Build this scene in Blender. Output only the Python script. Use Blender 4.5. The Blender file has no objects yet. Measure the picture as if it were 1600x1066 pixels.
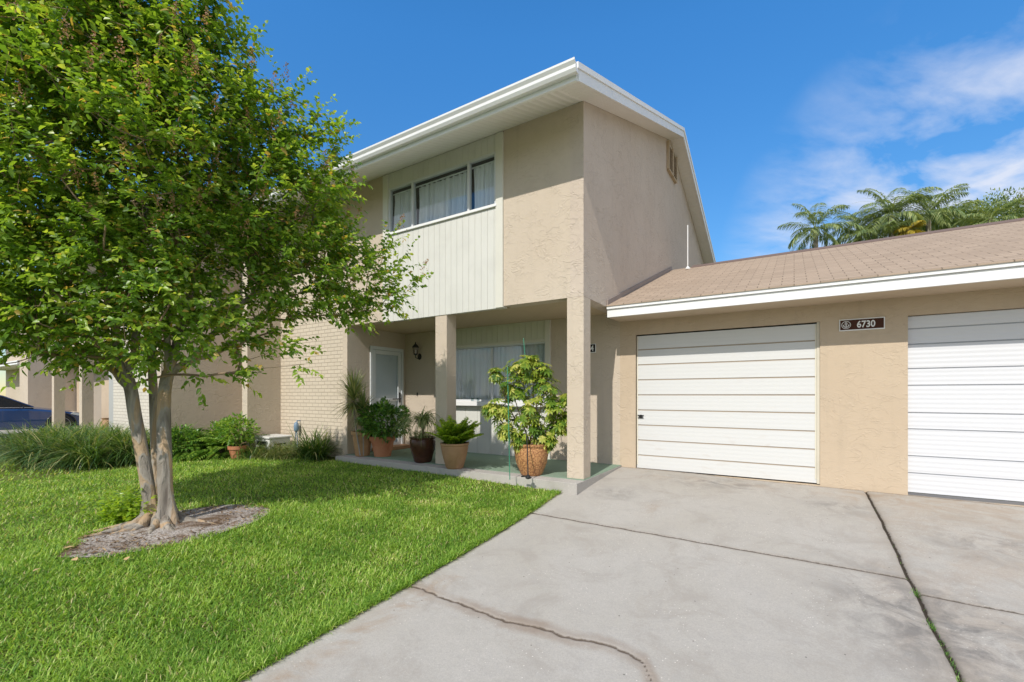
import bpy, math, random
import numpy as np
from mathutils import Vector
random.seed(7); rng = np.random.default_rng(7)
S = bpy.context.scene; COL = S.collection
R = math.radians; PI = math.pi

# ------------------------------------------------------------------ camera frame (X along the house front, Y away, Z up)
YAW = R(32.2); F = 700.0; U0 = 800.0; HZ = 617.0; CZ = 1.15
SN, CS = math.sin(YAW), math.cos(YAW)
def pt(u, v, d):
    a = (u-U0)/F
    return Vector(((-SN+CS*a)*d, (CS+SN*a)*d, CZ+(HZ-v)/F*d))
def wx(u, Y):                       # X of picture column u on a plane Y
    a = (u-U0)/F
    return (-SN+CS*a)/(CS+SN*a)*Y

# ------------------------------------------------------------------ terrain heights
_py = [-40,-5,0,1.3,2.62,3.3,4.5,5.6,7.2,60]; _pz = [-.9,-.72,-.53,-.47,-.40,-.36,-.27,-.13,-.02,-.02]
def drive_z(x, y):
    x = np.asarray(x, float); y = np.asarray(y, float)
    acc = 0
    for o in (-.45, -.2, 0, .2, .45): acc = acc + np.interp(y+o, _py, _pz)
    return acc/5 - .012*(np.clip(x, -3, 8)+2.67)
def sstep(a, b, x):
    t = np.clip((x-a)/(b-a), 0, 1); return t*t*(3-2*t)
def lawn_z(x, y):
    x = np.asarray(x, float); y = np.asarray(y, float)
    w = sstep(-2.7, -5.2, x)
    far = -.22+.03*(y-2)+.02*np.sin(x*.9)*np.cos(y*.8)
    far = np.clip(far, -.75, -.08)
    return drive_z(x, y)*(1-w)+far*w+.012

# ------------------------------------------------------------------ object helpers
def newobj(name, me, mat, parent=None, smooth=False):
    if mat is not None: me.materials.append(mat)
    o = bpy.data.objects.new(name, me); COL.objects.link(o)
    if smooth:
        me.polygons.foreach_set('use_smooth', [True]*len(me.polygons))
    if parent is not None:
        o.parent = parent
        if parent.type == 'EMPTY': o.location = -Vector(parent.location)
    return o
def tag(o, label, cat, group=None):
    o['label'] = label; o['category'] = cat
    if group: o['group'] = group
    return o
def struct(o, kind='structure'):
    o['kind'] = kind; return o
def thing(name, label, cat, loc=(0,0,0), group=None):
    o = bpy.data.objects.new(name, None); COL.objects.link(o); o.location = loc; o.empty_display_size = .1
    return tag(o, label, cat, group)
def copy_tree(o, parent=None):
    c = o.copy(); COL.objects.link(c)
    if parent: c.parent = parent
    for ch in list(o.children): copy_tree(ch, c)
    return c

class MB:
    def __init__(s): s.v = []; s.f = []
    def add(s, vs, fs):
        n = len(s.v); s.v += [tuple(p) for p in vs]; s.f += [tuple(i+n for i in f) for f in fs]; return s
    def box(s, x0, x1, y0, y1, z0, z1, bev=0):
        if bev <= 0:
            return s.add([(x0,y0,z0),(x1,y0,z0),(x1,y1,z0),(x0,y1,z0),(x0,y0,z1),(x1,y0,z1),(x1,y1,z1),(x0,y1,z1)],
                  [(0,3,2,1),(4,5,6,7),(0,1,5,4),(1,2,6,5),(2,3,7,6),(3,0,4,7)])
        b = bev; ring = []
        def sec(z, i):
            return [(x0+i,y0+b,z),(x0+b,y0+i,z),(x1-b,y0+i,z),(x1-i,y0+b,z),(x1-i,y1-b,z),(x1-b,y1-i,z),(x0+b,y1-i,z),(x0+i,y1-b,z)]
        secs = [sec(z0, b), sec(z0+b, 0), sec(z1-b, 0), sec(z1, b)]
        secs[0] = [(min(max(x,x0+b),x1-b), min(max(y,y0+b),y1-b), z) for x,y,z in secs[0]]
        secs[3] = [(min(max(x,x0+b),x1-b), min(max(y,y0+b),y1-b), z) for x,y,z in secs[3]]
        vs = sum(secs, []); fs = []
        for k in range(3):
            for i in range(8):
                j = (i+1)%8; fs.append((k*8+i, k*8+j, k*8+8+j, k*8+8+i))
        fs.append(tuple(range(7,-1,-1))); fs.append(tuple(range(24,32)))
        return s.add(vs, fs)
    def prism(s, poly, a0, a1, axis='x'):
        """poly in the plane normal to axis: x -> (y,z), y -> (x,z), z -> (x,y)"""
        def P(p, a): return {'x':(a,p[0],p[1]), 'y':(p[0],a,p[1]), 'z':(p[0],p[1],a)}[axis]
        n = len(poly)
        vs = [P(p,a0) for p in poly]+[P(p,a1) for p in poly]
        fs = [tuple(range(n))[::-1], tuple(range(n,2*n))]+[(i,(i+1)%n,n+(i+1)%n,n+i) for i in range(n)]
        return s.add(vs, fs)
    def tube(s, pts, rad, n=8, cap=True):
        pts = [Vector(p) for p in pts]; m = len(pts)
        if not hasattr(rad, '__len__'): rad = [rad]*m
        t0 = (pts[1]-pts[0]).normalized()
        ref = Vector((0,0,1)) if abs(t0.z) < .9 else Vector((1,0,0))
        vs = []; fs = []; b = t0.cross(ref).normalized()
        for i in range(m):
            t = (pts[min(i+1,m-1)]-pts[max(i-1,0)]).normalized()
            b = (b-t*b.dot(t)).normalized(); c = t.cross(b)
            for k in range(n):
                a = 2*PI*k/n; vs.append(pts[i]+(b*math.cos(a)+c*math.sin(a))*rad[i])
        for i in range(m-1):
            for k in range(n):
                q = (k+1)%n; fs.append((i*n+k, i*n+q, i*n+n+q, i*n+n+k))
        if cap: fs.append(tuple(range(n))[::-1]); fs.append(tuple(range((m-1)*n, m*n)))
        return s.add(vs, fs)
    def lathe(s, prof, c=(0,0,0), n=28, sq=None):
        vs = []; fs = []
        for r, z in prof:
            for k in range(n):
                a = 2*PI*k/n; vs.append((c[0]+r*math.cos(a), c[1]+r*math.sin(a), c[2]+z))
        for i in range(len(prof)-1):
            for k in range(n):
                q = (k+1)%n; fs.append((i*n+k, i*n+q, i*n+n+q, i*n+n+k))
        fs.append(tuple(range(n))[::-1]); fs.append(tuple(range((len(prof)-1)*n, len(prof)*n)))
        return s.add(vs, fs)
    def wall(s, ax, f0, f1, a0, a1, z0, z1, holes=()):
        """solid wall with rectangular holes; ax='y': faces +-Y between Y=f0..f1, runs along X; ax='x' likewise"""
        As = sorted({a0,a1,*[h[0] for h in holes],*[h[1] for h in holes]}); Zs = sorted({z0,z1,*[h[2] for h in holes],*[h[3] for h in holes]})
        def P(a,f,z): return (a,f,z) if ax == 'y' else (f,a,z)
        def solid(i,j):
            if i<0 or j<0 or i>=len(As)-1 or j>=len(Zs)-1: return False
            ca=(As[i]+As[i+1])/2; cz=(Zs[j]+Zs[j+1])/2
            return not any(h[0]<ca<h[1] and h[2]<cz<h[3] for h in holes)
        for i in range(len(As)-1):
            for j in range(len(Zs)-1):
                if not solid(i,j): continue
                a,b,c,d = As[i],As[i+1],Zs[j],Zs[j+1]
                s.add([P(a,f0,c),P(b,f0,c),P(b,f0,d),P(a,f0,d)],[(0,1,2,3)])
                s.add([P(a,f1,c),P(b,f1,c),P(b,f1,d),P(a,f1,d)],[(3,2,1,0)])
                if not solid(i-1,j): s.add([P(a,f0,c),P(a,f1,c),P(a,f1,d),P(a,f0,d)],[(3,2,1,0)])
                if not solid(i+1,j): s.add([P(b,f0,c),P(b,f1,c),P(b,f1,d),P(b,f0,d)],[(0,1,2,3)])
                if not solid(i,j-1): s.add([P(a,f0,c),P(b,f0,c),P(b,f1,c),P(a,f1,c)],[(3,2,1,0)])
                if not solid(i,j+1): s.add([P(a,f0,d),P(b,f0,d),P(b,f1,d),P(a,f1,d)],[(0,1,2,3)])
        return s
    def obj(s, name, mat, parent=None, smooth=False, fix=True, angle=None):
        me = bpy.data.meshes.new(name); me.from_pydata(s.v, [], s.f); 
        if fix:
            import bmesh
            bm = bmesh.new(); bm.from_mesh(me); bmesh.ops.remove_doubles(bm, verts=bm.verts, dist=1e-5)
            bmesh.ops.recalc_face_normals(bm, faces=bm.faces); bm.to_mesh(me); bm.free()
        me.update()
        o = newobj(name, me, mat, parent, smooth or angle is not None)
        if angle is not None:
            me.set_sharp_from_angle(angle=R(angle))
        return o

def tri_mesh(name, V, T, mat, parent=None, tint=None, smooth=False):
    V = np.asarray(V, np.float32).reshape(-1,3); T = np.asarray(T, np.int32).reshape(-1,3)
    me = bpy.data.meshes.new(name); me.vertices.add(len(V)); me.vertices.foreach_set('co', V.ravel())
    me.loops.add(T.size); me.loops.foreach_set('vertex_index', T.ravel())
    me.polygons.add(len(T)); me.polygons.foreach_set('loop_start', np.arange(0, T.size, 3, dtype=np.int32))
    me.update(calc_edges=True)
    if tint is not None:
        at = me.attributes.new('tint', 'FLOAT', 'POINT'); at.data.foreach_set('value', np.asarray(tint, np.float32))
    return newobj(name, me, mat, parent, smooth)

def nrm(a): return a/np.maximum(np.linalg.norm(a, axis=1, keepdims=True), 1e-9)
def leaves(base, d, up, L, W, droop=.25, fold=.25, tint=None, wide=.45):
    """N leaves as folded, drooping blades; returns V, T, tint"""
    n = len(base); d = nrm(d); side = nrm(np.cross(d, up)); nn = nrm(np.cross(side, d))
    L = np.broadcast_to(np.asarray(L, float).reshape(-1,1), (n,1)); W = np.broadcast_to(np.asarray(W, float).reshape(-1,1), (n,1))
    def q(t, s, lift): return base+d*(t*L)+side*(s*W)+nn*(lift)
    dz = np.zeros((n,3)); dz[:,2] = -1
    a = base
    c1 = q(wide*.8, 0, 0)+dz*droop*L*.12; l1 = q(wide*.8, -.5, fold*W)+dz*droop*L*.12; r1 = q(wide*.8, .5, fold*W)+dz*droop*L*.12
    c2 = q(.74, 0, 0)+dz*droop*L*.5; l2 = q(.74, -.33, fold*W*.7)+dz*droop*L*.5; r2 = q(.74, .33, fold*W*.7)+dz*droop*L*.5
    tp = q(1, 0, 0)+dz*droop*L
    V = np.stack([a,l1,c1,r1,l2,c2,r2,tp], 1).reshape(-1,3)
    t = np.array([[0,2,1],[0,3,2],[1,2,5],[1,5,4],[2,3,6],[2,6,5],[4,5,7],[5,6,7]])
    T = (t[None]+(np.arange(n)*8)[:,None,None]).reshape(-1,3)
    if tint is None: tint = rng.random(n)
    return V, T, np.repeat(tint, 8)
def blades(base, az, L, W, up0, bend, seg=4, tint=None):
    """arching strap leaves: start elevation up0 (rad), bending over by bend (rad) along the length"""
    n = len(base); L = np.broadcast_to(L, n); W = np.broadcast_to(W, n); up0 = np.broadcast_to(up0, n); bend = np.broadcast_to(bend, n)
    h = np.stack([np.cos(az), np.sin(az), np.zeros(n)], 1); s = np.stack([-np.sin(az), np.cos(az), np.zeros(n)], 1)
    P = base.copy(); rows = []
    for i in range(seg+1):
        t = i/seg; w = W*(1-t**2.2)*.5*(.7+.3*min(1, t*4)) if i < seg else W*0
        if i < seg: rows += [P-s*w[:,None], P+s*w[:,None]]
        else: rows += [P]
        el = up0-bend*((i+.5)/seg)
        P = P+(h*np.cos(el)[:,None]+np.array([0,0,1.])*np.sin(el)[:,None])*(L/seg)[:,None]
    k = 2*seg+1; V = np.stack(rows, 1).reshape(-1,3); t = []
    for i in range(seg-1):
        a = 2*i; t += [[a,a+1,a+3],[a,a+3,a+2]]
    a = 2*(seg-1); t += [[a,a+1,a+2]]
    T = (np.array(t)[None]+(np.arange(n)*k)[:,None,None]).reshape(-1,3)
    if tint is None: tint = rng.random(n)
    return V, T, np.repeat(tint, k)
def join(parts):
    V=[];T=[];C=[];o=0
    for v,t,c in parts: V.append(v);T.append(t+o);C.append(c);o+=len(v)
    return np.concatenate(V),np.concatenate(T),np.concatenate(C)

# ------------------------------------------------------------------ materials
class Mat:
    def __init__(s, name, col=(.5,.5,.5), rough=.6, spec=.5, metal=0):
        s.m = bpy.data.materials.new(name); s.m.use_nodes = True; s.nt = s.m.node_tree
        s.b = s.nt.nodes['Principled BSDF']; s.out = s.nt.nodes['Material Output']
        s.b.inputs['Base Color'].default_value = (*col, 1); s.b.inputs['Roughness'].default_value = rough
        s.b.inputs['Specular IOR Level'].default_value = spec; s.b.inputs['Metallic'].default_value = metal
    def n(s, t, **k):
        nd = s.nt.nodes.new('ShaderNode'+t)
        for a, b in k.items():
            if a.startswith('_'): setattr(nd, a[1:], b)
            else: s.set(nd, a.replace('_', ' '), b)
        return nd
    def set(s, nd, key, v):
        i = nd.inputs[key] if not key.isdigit() else nd.inputs[int(key)]
        if isinstance(v, bpy.types.NodeSocket): s.nt.links.new(v, i)
        elif isinstance(v, bpy.types.Node): s.nt.links.new(v.outputs[0], i)
        else: i.default_value = v
    def link(s, a, b): s.nt.links.new(a, b)
    def co(s): return s.n('TexCoord').outputs['Object']
    def noise(s, sc, det=3, dist=0, vec=None, rough=.5):
        return s.n('TexNoise', Scale=sc, Detail=det, Distortion=dist, Roughness=rough, Vector=vec if vec is not None else s.co()).outputs[0]
    def math(s, op, a, b=0.0, c=None):
        nd = s.n('Math', _operation=op); s.set(nd,'0',a); s.set(nd,'1',b)
        if c is not None: s.set(nd,'2',c)
        return nd.outputs[0]
    def ramp(s, f, stops, interp='LINEAR'):
        nd = s.n('ValToRGB'); s.link(f, nd.inputs[0]); cr = nd.color_ramp; cr.interpolation = interp
        while len(cr.elements) < len(stops): cr.elements.new(.5)
        for e, (p, c) in zip(cr.elements, stops):
            e.position = p; e.color = (*c, 1) if hasattr(c, '__len__') else (c,c,c,1)
        return nd.outputs[0]
    def mix(s, f, a, b, mode='MIX'):
        nd = s.n('Mix', _data_type='RGBA', _blend_type=mode)
        s.set(nd, '0', f)
        for i, v in ((6,a),(7,b)):
            if isinstance(v, (tuple,list)): v = (*v, 1) if len(v) == 3 else v
            s.set(nd, str(i), v)
        return nd.outputs[2]
    def col(s, sock): s.link(sock, s.b.inputs['Base Color']); return s
    def bump(s, h, strength=.5, dist=.01):
        b = s.n('Bump', Strength=strength, Distance=dist); s.link(h, b.inputs['Height']); s.link(b.outputs[0], s.b.inputs['Normal']); return s
    def xyz(s): 
        nd = s.n('SeparateXYZ', Vector=s.co()); return nd.outputs
    def vec(s, x, y, z=0.0):
        nd = s.n('CombineXYZ'); s.set(nd,'0',x); s.set(nd,'1',y); s.set(nd,'2',z); return nd.outputs[0]

def m_stucco(name, c, c2=None, st=.8, dist=.009):
    m = Mat(name, rough=.9, spec=.2)
    xz = m.xyz(); sv = m.vec(m.math('MULTIPLY', xz[0], 1.0), m.math('MULTIPLY', xz[1], 1.0), m.math('MULTIPLY', xz[2], 1.5))
    n1 = m.noise(5.0, 2, 1.0, sv, rough=.5); n2 = m.noise(9, 2, .9, sv); n3 = m.noise(70, 3); msk = m.ramp(m.noise(3.2, 3), [(.36,.12),(.60,1)])
    p1 = m.ramp(n1, [(.45,0),(.495,1),(.503,.1),(.60,.0)]); p2 = m.ramp(n2, [(.52,0),(.56,1),(.568,.1),(.66,0)])
    h = m.math('MULTIPLY', m.math('ADD', m.math('MULTIPLY', p1, .8), m.math('MULTIPLY', p2, .4)), msk)
    h = m.math('ADD', h, m.math('ADD', m.math('MULTIPLY', n3, .12), m.math('MULTIPLY', m.noise(10, 3), .35)))
    m.bump(h, st, dist)
    big = m.noise(.7, 4); c2 = c2 or tuple(x*.9 for x in c)
    col = m.mix(m.ramp(big, [(.35,0),(.7,1)]), c, c2)
    col = m.mix(m.math('MULTIPLY', m.ramp(m.noise(9, 5), [(.5,0),(.8,1)]), .25), col, tuple(x*.8 for x in c))
    # faint vertical weathering streaks
    x = m.xyz(); st_ = m.noise(5, 3, 0, m.vec(m.math('ADD', m.math('MULTIPLY', x[0], 1.6), m.math('MULTIPLY', x[1], 1.6)), m.math('MULTIPLY', x[2], .12)))
    col = m.mix(m.math('MULTIPLY', m.ramp(st_, [(.55,0),(.75,1)]), .22), col, tuple(x_*.72 for x_ in c))
    return m.col(col).m
STUC = m_stucco('stucco_tan', (.57,.485,.385), (.54,.45,.35), .65)
STUC_S = m_stucco('stucco_gable', (.56,.475,.39), (.53,.44,.355), .7, .010)
STUC_G = m_stucco('stucco_garage', (.55,.445,.325), (.51,.405,.29), .5)
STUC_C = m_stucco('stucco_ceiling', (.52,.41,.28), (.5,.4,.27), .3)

def m_brick(name, c, mortar, bw=.205, bh=.075):
    m = Mat(name, rough=.8, spec=.25); x = m.xyz()
    v = m.vec(x[0], x[2])
    b = m.n('TexBrick', Vector=v, Scale=1.0, Mortar_Size=.006, Mortar_Smooth=.2, Brick_Width=bw, Row_Height=bh)
    b.inputs['Color1'].default_value = (*c,1); b.inputs['Color2'].default_value = (*[k*.93 for k in c],1); b.inputs['Mortar'].default_value = (*mortar,1)
    m.col(m.mix(m.math('MULTIPLY', m.noise(3,5), .3), b.outputs['Color'], tuple(k*.85 for k in c)))
    h = m.math('ADD', m.math('MULTIPLY', b.outputs['Fac'], -1.0), m.math('MULTIPLY', m.noise(45,3), .25))
    m.bump(h, .9, .007); return m.m
BRICK = m_brick('brick_cream', (.62,.53,.415), (.42,.345,.26))
BRICK_W = m_brick('brick_white', (.66,.61,.52), (.5,.45,.38))

def m_paint(name, c, rough=.45, dirt=.12, dc=None, sc=2.5):
    m = Mat(name, rough=rough, spec=.4)
    dc = dc or tuple(k*.6 for k in c)
    f = m.math('MULTIPLY', m.ramp(m.noise(sc, 6, .6), [(.45,0),(.75,1)]), dirt)
    m.col(m.mix(f, c, dc)); m.bump(m.noise(35,2), .08, .003); return m.m
WHITE = m_paint('white_paint', (.80,.80,.78)); WHITE_G = m_paint('white_gutter', (.80,.80,.79), .3)
TRIM = m_paint('trim_cream', (.66,.64,.56)); SIDING = m_paint('siding_cream', (.64,.63,.575), .6, .2)
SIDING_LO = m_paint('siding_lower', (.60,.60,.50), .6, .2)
GDOOR = Mat('garage_door_white', (.63,.63,.61), .5, .4)
_x = GDOOR.xyz()
_rib = GDOOR.math('SINE', GDOOR.math('MULTIPLY', _x[2], 2*PI/.058))
_rust = GDOOR.math('MULTIPLY', GDOOR.ramp(GDOOR.noise(2.2, 6, .8, GDOOR.vec(GDOOR.math('MULTIPLY', _x[0], 1.0), GDOOR.math('MULTIPLY', _x[2], 3.2))), [(.6,0),(.78,1)]), .35)
_low = GDOOR.ramp(_x[2], [(.0,1),(.9,.25)])
GDOOR.col(GDOOR.mix(GDOOR.math('MULTIPLY', _rust, _low), (.63,.63,.61), (.44,.31,.19)))
GDOOR.bump(GDOOR.math('ADD', GDOOR.math('MULTIPLY', _rib, .3), GDOOR.math('MULTIPLY', GDOOR.noise(14,4,vec=GDOOR.vec(_x[0], GDOOR.math('MULTIPLY',_x[2],6.0))), .4)), .35, .003); GDOOR = GDOOR.m
G2 = Mat('garage_door_bright', (.66,.665,.68), .35, .5)
_x = G2.xyz(); G2.bump(G2.math('SINE', G2.math('MULTIPLY', _x[2], 2*PI/.055)), .3, .003); G2 = G2.m
GROOVE = Mat('groove_grey', (.36,.32,.27), .8).m
DARK = Mat('dark_gap', (.03,.028,.025), .8).m
BLACK = Mat('black_metal', (.018,.017,.016), .4).m
BROWNP = Mat('brown_plaque', (.070,.030,.020), .8, .15).m; BLACKP = Mat('black_plaque', (.015,.014,.013), .8, .15).m
LETTER = Mat('letter_white', (.8,.8,.78), .5).m
ALU = Mat('aluminium', (.62,.63,.64), .45, .5, .0).m
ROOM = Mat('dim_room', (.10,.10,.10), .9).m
def m_curtain(c):
    m = Mat('curtain_cloth', c, .9, .1); m.b.inputs['Sheen Weight'].default_value = .2
    m.bump(m.noise(90,2), .1, .001); return m.m
CURT = m_curtain((.80,.80,.79)); CURT2 = m_curtain((.70,.70,.69))
def m_glass(name, tintc=(.85,.9,.92), refl=1.0):
    m = Mat(name); nt = m.nt; tr = m.n('BsdfTransparent'); tr.inputs[0].default_value = (*tintc,1)
    gl = m.n('BsdfGlossy'); gl.inputs['Roughness'].default_value = .02
    ge = m.n('NewGeometry'); dt = m.n('VectorMath', _operation='DOT_PRODUCT'); nt.links.new(ge.outputs['Normal'], dt.inputs[0]); nt.links.new(ge.outputs['Incoming'], dt.inputs[1])
    sch = m.math('ADD', m.math('MULTIPLY', m.math('POWER', m.math('SUBTRACT', 1.0, m.math('ABSOLUTE', dt.outputs['Value'])), 5.0), .9), .05)
    mx = m.n('MixShader'); nt.links.new(sch, mx.inputs[0]); nt.links.new(tr.outputs[0], mx.inputs[1]); nt.links.new(gl.outputs[0], mx.inputs[2])
    nt.links.new(mx.outputs[0], m.out.inputs[0]); return m.m
GLASS = m_glass('window_glass', (.93,.96,.98)); GLASS2 = m_glass('lamp_glass', (.9,.9,.88))

def m_soffit():
    m = Mat('vented_soffit', (.78,.765,.72), .5, .3); x = m.xyz()
    w = m.math('SINE', m.math('MULTIPLY', x[0], 2*PI/.10)); f = m.ramp(w, [(-1,0),(.0,0),(.82,0),(.98,1)])
    m.col(m.mix(m.math('MULTIPLY', f, .22), (.78,.765,.72), (.45,.43,.4))); m.bump(w, .5, .006); return m.m
SOFF = m_soffit()
def m_soffit_rake():
    m = Mat('rake_soffit', (.76,.745,.70), .5, .3); x = m.xyz()
    w = m.math('SINE', m.math('MULTIPLY', x[1], 2*PI/.10)); m.bump(w, .5, .005); return m.m
SOFF_R = m_soffit_rake()
def m_shingle(name, c, slope):
    m = Mat(name, rough=1.0, spec=.0); x = m.xyz()
    along = m.math('MULTIPLY', x[1], math.sqrt(1+slope*slope))
    v = m.vec(x[0], along)
    b = m.n('TexBrick', Vector=v, Scale=1.0, Mortar_Size=.0062, Mortar_Smooth=.4, Brick_Width=.27, Row_Height=.13, Bias=-.2, _offset=.5)
    b.inputs['Color1'].default_value = (*c,1); b.inputs['Color2'].default_value = (*[k*.76 for k in c],1); b.inputs['Mortar'].default_value = (*[k*.30 for k in c],1)
    base = m.mix(m.math('MULTIPLY', m.noise(160,2), .5), b.outputs['Color'], tuple(k*.62 for k in c))
    base = m.mix(m.math('MULTIPLY', m.ramp(m.noise(1.3,7,.8,rough=.65), [(.42,0),(.62,1)]), .5), base, tuple(k*.78 for k in c))
    m.col(base)
    sawt = m.math('MULTIPLY', m.math('FRACT', m.math('DIVIDE', along, .13)), -1.0)
    m.bump(m.math('ADD', sawt, m.math('ADD', m.math('MULTIPLY', b.outputs['Fac'], -.5), m.math('MULTIPLY', m.noise(200,2), .4))), .8, .007); return m.m
SHING = m_shingle('shingle_pink_brown', (.47,.365,.275), .362)
def m_leaf(name, stops, trans=.35, rough=.45, spec=.5, nz=0.0):
    m = Mat(name, rough=rough, spec=spec)
    a = m.n('Attribute', _attribute_name='tint')
    c = m.ramp(a.outputs['Fac'], stops); m.col(c)
    tr = m.n('BsdfTranslucent'); hs = m.mix(1.0, c, (1.9,1.75,.8), 'MULTIPLY')
    m.link(hs, tr.inputs[0]); mx = m.n('MixShader'); mx.inputs[0].default_value = trans
    m.link(m.b.outputs[0], mx.inputs[1]); m.link(tr.outputs[0], mx.inputs[2]); m.link(mx.outputs[0], m.out.inputs[0]); return m.m
L_TREE = m_leaf('crape_leaf', [(0,(.066,.150,.020)),(.35,(.13,.245,.030)),(.75,(.25,.385,.045)),(.94,(.46,.53,.09)),(1,(.46,.26,.08))], .45, .36)
L_BUD = m_leaf('crape_buds', [(0,(.24,.20,.07)),(.5,(.36,.19,.10)),(1,(.44,.26,.20))], .3, .7)
L_GRASS = m_leaf('grass_blades', [(0,(.11,.24,.030)),(.4,(.26,.43,.060)),(.8,(.46,.60,.13)),(.96,(.64,.68,.28)),(1,(.66,.56,.32))], .38, .5, .3)
L_LIRI = m_leaf('border_grass_leaf', [(0,(.035,.09,.022)),(.5,(.09,.175,.036)),(.85,(.22,.32,.075)),(1,(.50,.43,.20))], .3, .33)
L_PALE = m_leaf('pale_strap_leaf', [(0,(.08,.13,.03)),(.6,(.17,.21,.06)),(1,(.36,.33,.15))], .25, .5)
L_FERN = m_leaf('fern_leaf', [(0,(.07,.17,.03)),(.6,(.17,.32,.045)),(1,(.36,.48,.09))], .4, .35)
L_DARK = m_leaf('dark_glossy_leaf', [(0,(.05,.13,.025)),(.6,(.11,.24,.04)),(1,(.24,.40,.07))], .3, .3)
L_YEL = m_leaf('variegated_leaf', [(0,(.05,.12,.015)),(.45,(.13,.23,.024)),(.8,(.32,.38,.045)),(1,(.56,.54,.14))], .3, .35)
L_DRAC = m_leaf('dracaena_leaf', [(0,(.10,.16,.06)),(.6,(.27,.33,.13)),(1,(.52,.50,.26))], .3, .35)
L_LIME = m_leaf('lime_fern_leaf', [(0,(.08,.19,.015)),(.5,(.18,.33,.024)),(1,(.38,.50,.05))], .4, .35)
L_PALM = m_leaf('palm_leaf', [(0,(.09,.15,.06)),(.6,(.22,.29,.11)),(1,(.46,.50,.22))], .3, .4)
L_PALMY = m_leaf('palm_yellow', [(0,(.30,.26,.04)),(1,(.55,.42,.06))], .25, .5)
def m_bark():
    m = Mat('crape_bark', rough=.75, spec=.25); x = m.xyz()
    v = m.vec(m.math('MULTIPLY', x[0], 1.0), m.math('MULTIPLY', x[1], 1.0), m.math('MULTIPLY', x[2], .28))
    n = m.noise(7, 5, 1.0, v); n2 = m.noise(30, 4, .3, v)
    c = m.ramp(n, [(.30,(.13,.11,.09)),(.40,(.27,.24,.20)),(.50,(.38,.345,.295)),(.54,(.46,.345,.225)),(.66,(.50,.34,.20))])
    m.col(m.mix(m.math('MULTIPLY', n2, .5), c, (.14,.11,.085))); m.bump(m.math('ADD', m.ramp(n, [(.40,0),(.44,1),(.55,.9),(.59,.2)]), m.math('MULTIPLY', n2, 1.0)), .6, .012); return m.m
BARK = m_bark()
BARKD = Mat('thin_branch_bark', (.20,.135,.085), .8, .2)
BARKD.col(BARKD.ramp(BARKD.noise(8,3), [(.3,(.19,.135,.09)),(.7,(.36,.255,.165))])); BARKD = BARKD.m
def m_clay(name, c, c2, rough=.75, sc=6):
    m = Mat(name, rough=rough, spec=.3); m.col(m.ramp(m.noise(sc,5,.8), [(.3,c),(.7,c2)])); m.bump(m.noise(30,3), .25, .004); return m.m
CLAY = m_clay('terracotta', (.42,.155,.075), (.50,.225,.12)); CLAYB = m_clay('sandy_clay', (.50,.30,.15), (.40,.23,.12))
CLAYK = m_clay('brown_glaze', (.055,.022,.014), (.09,.04,.022), .25); CLAYBG = m_clay('beige_clay', (.42,.245,.14), (.33,.19,.10))
def m_hammer():
    m = Mat('speckled_clay', rough=.6, spec=.4); v = m.n('TexVoronoi', Scale=46.0, Vector=m.co()).outputs['Distance']
    m.col(m.ramp(v, [(.10,(.60,.33,.14)),(.45,(.48,.235,.095)),(.75,(.28,.125,.055))])); m.bump(v, .6, .008); return m.m
CLAYH = m_hammer()
SOIL = m_clay('potting_soil', (.035,.024,.016), (.07,.05,.03), .95, 25)
def m_dirt():
    m = Mat('bare_dirt', rough=.95, spec=.1); n = m.noise(3.5, 6, .8); f = m.noise(45, 4)
    c = m.ramp(n, [(.32,(.17,.115,.075)),(.42,(.34,.29,.25)),(.58,(.48,.44,.41)),(.70,(.28,.195,.13))])
    m.col(m.mix(m.math('MULTIPLY', m.ramp(f, [(.45,0),(.65,1)]), .6), c, (.14,.09,.055))); m.bump(m.math('ADD', f, n), .8, .03); return m.m
DIRT = m_dirt()
def m_lawn():
    m = Mat('lawn_soil', rough=.95, spec=.1); n = m.noise(1.2, 5); f = m.noise(60, 4)
    m.col(m.mix(m.ramp(f, [(.4,0),(.6,1)]), m.ramp(n, [(.3,(.14,.19,.03)),(.7,(.20,.25,.045))]), (.09,.09,.035))); m.bump(f, 1, .02); return m.m
LAWNM = m_lawn()
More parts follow.
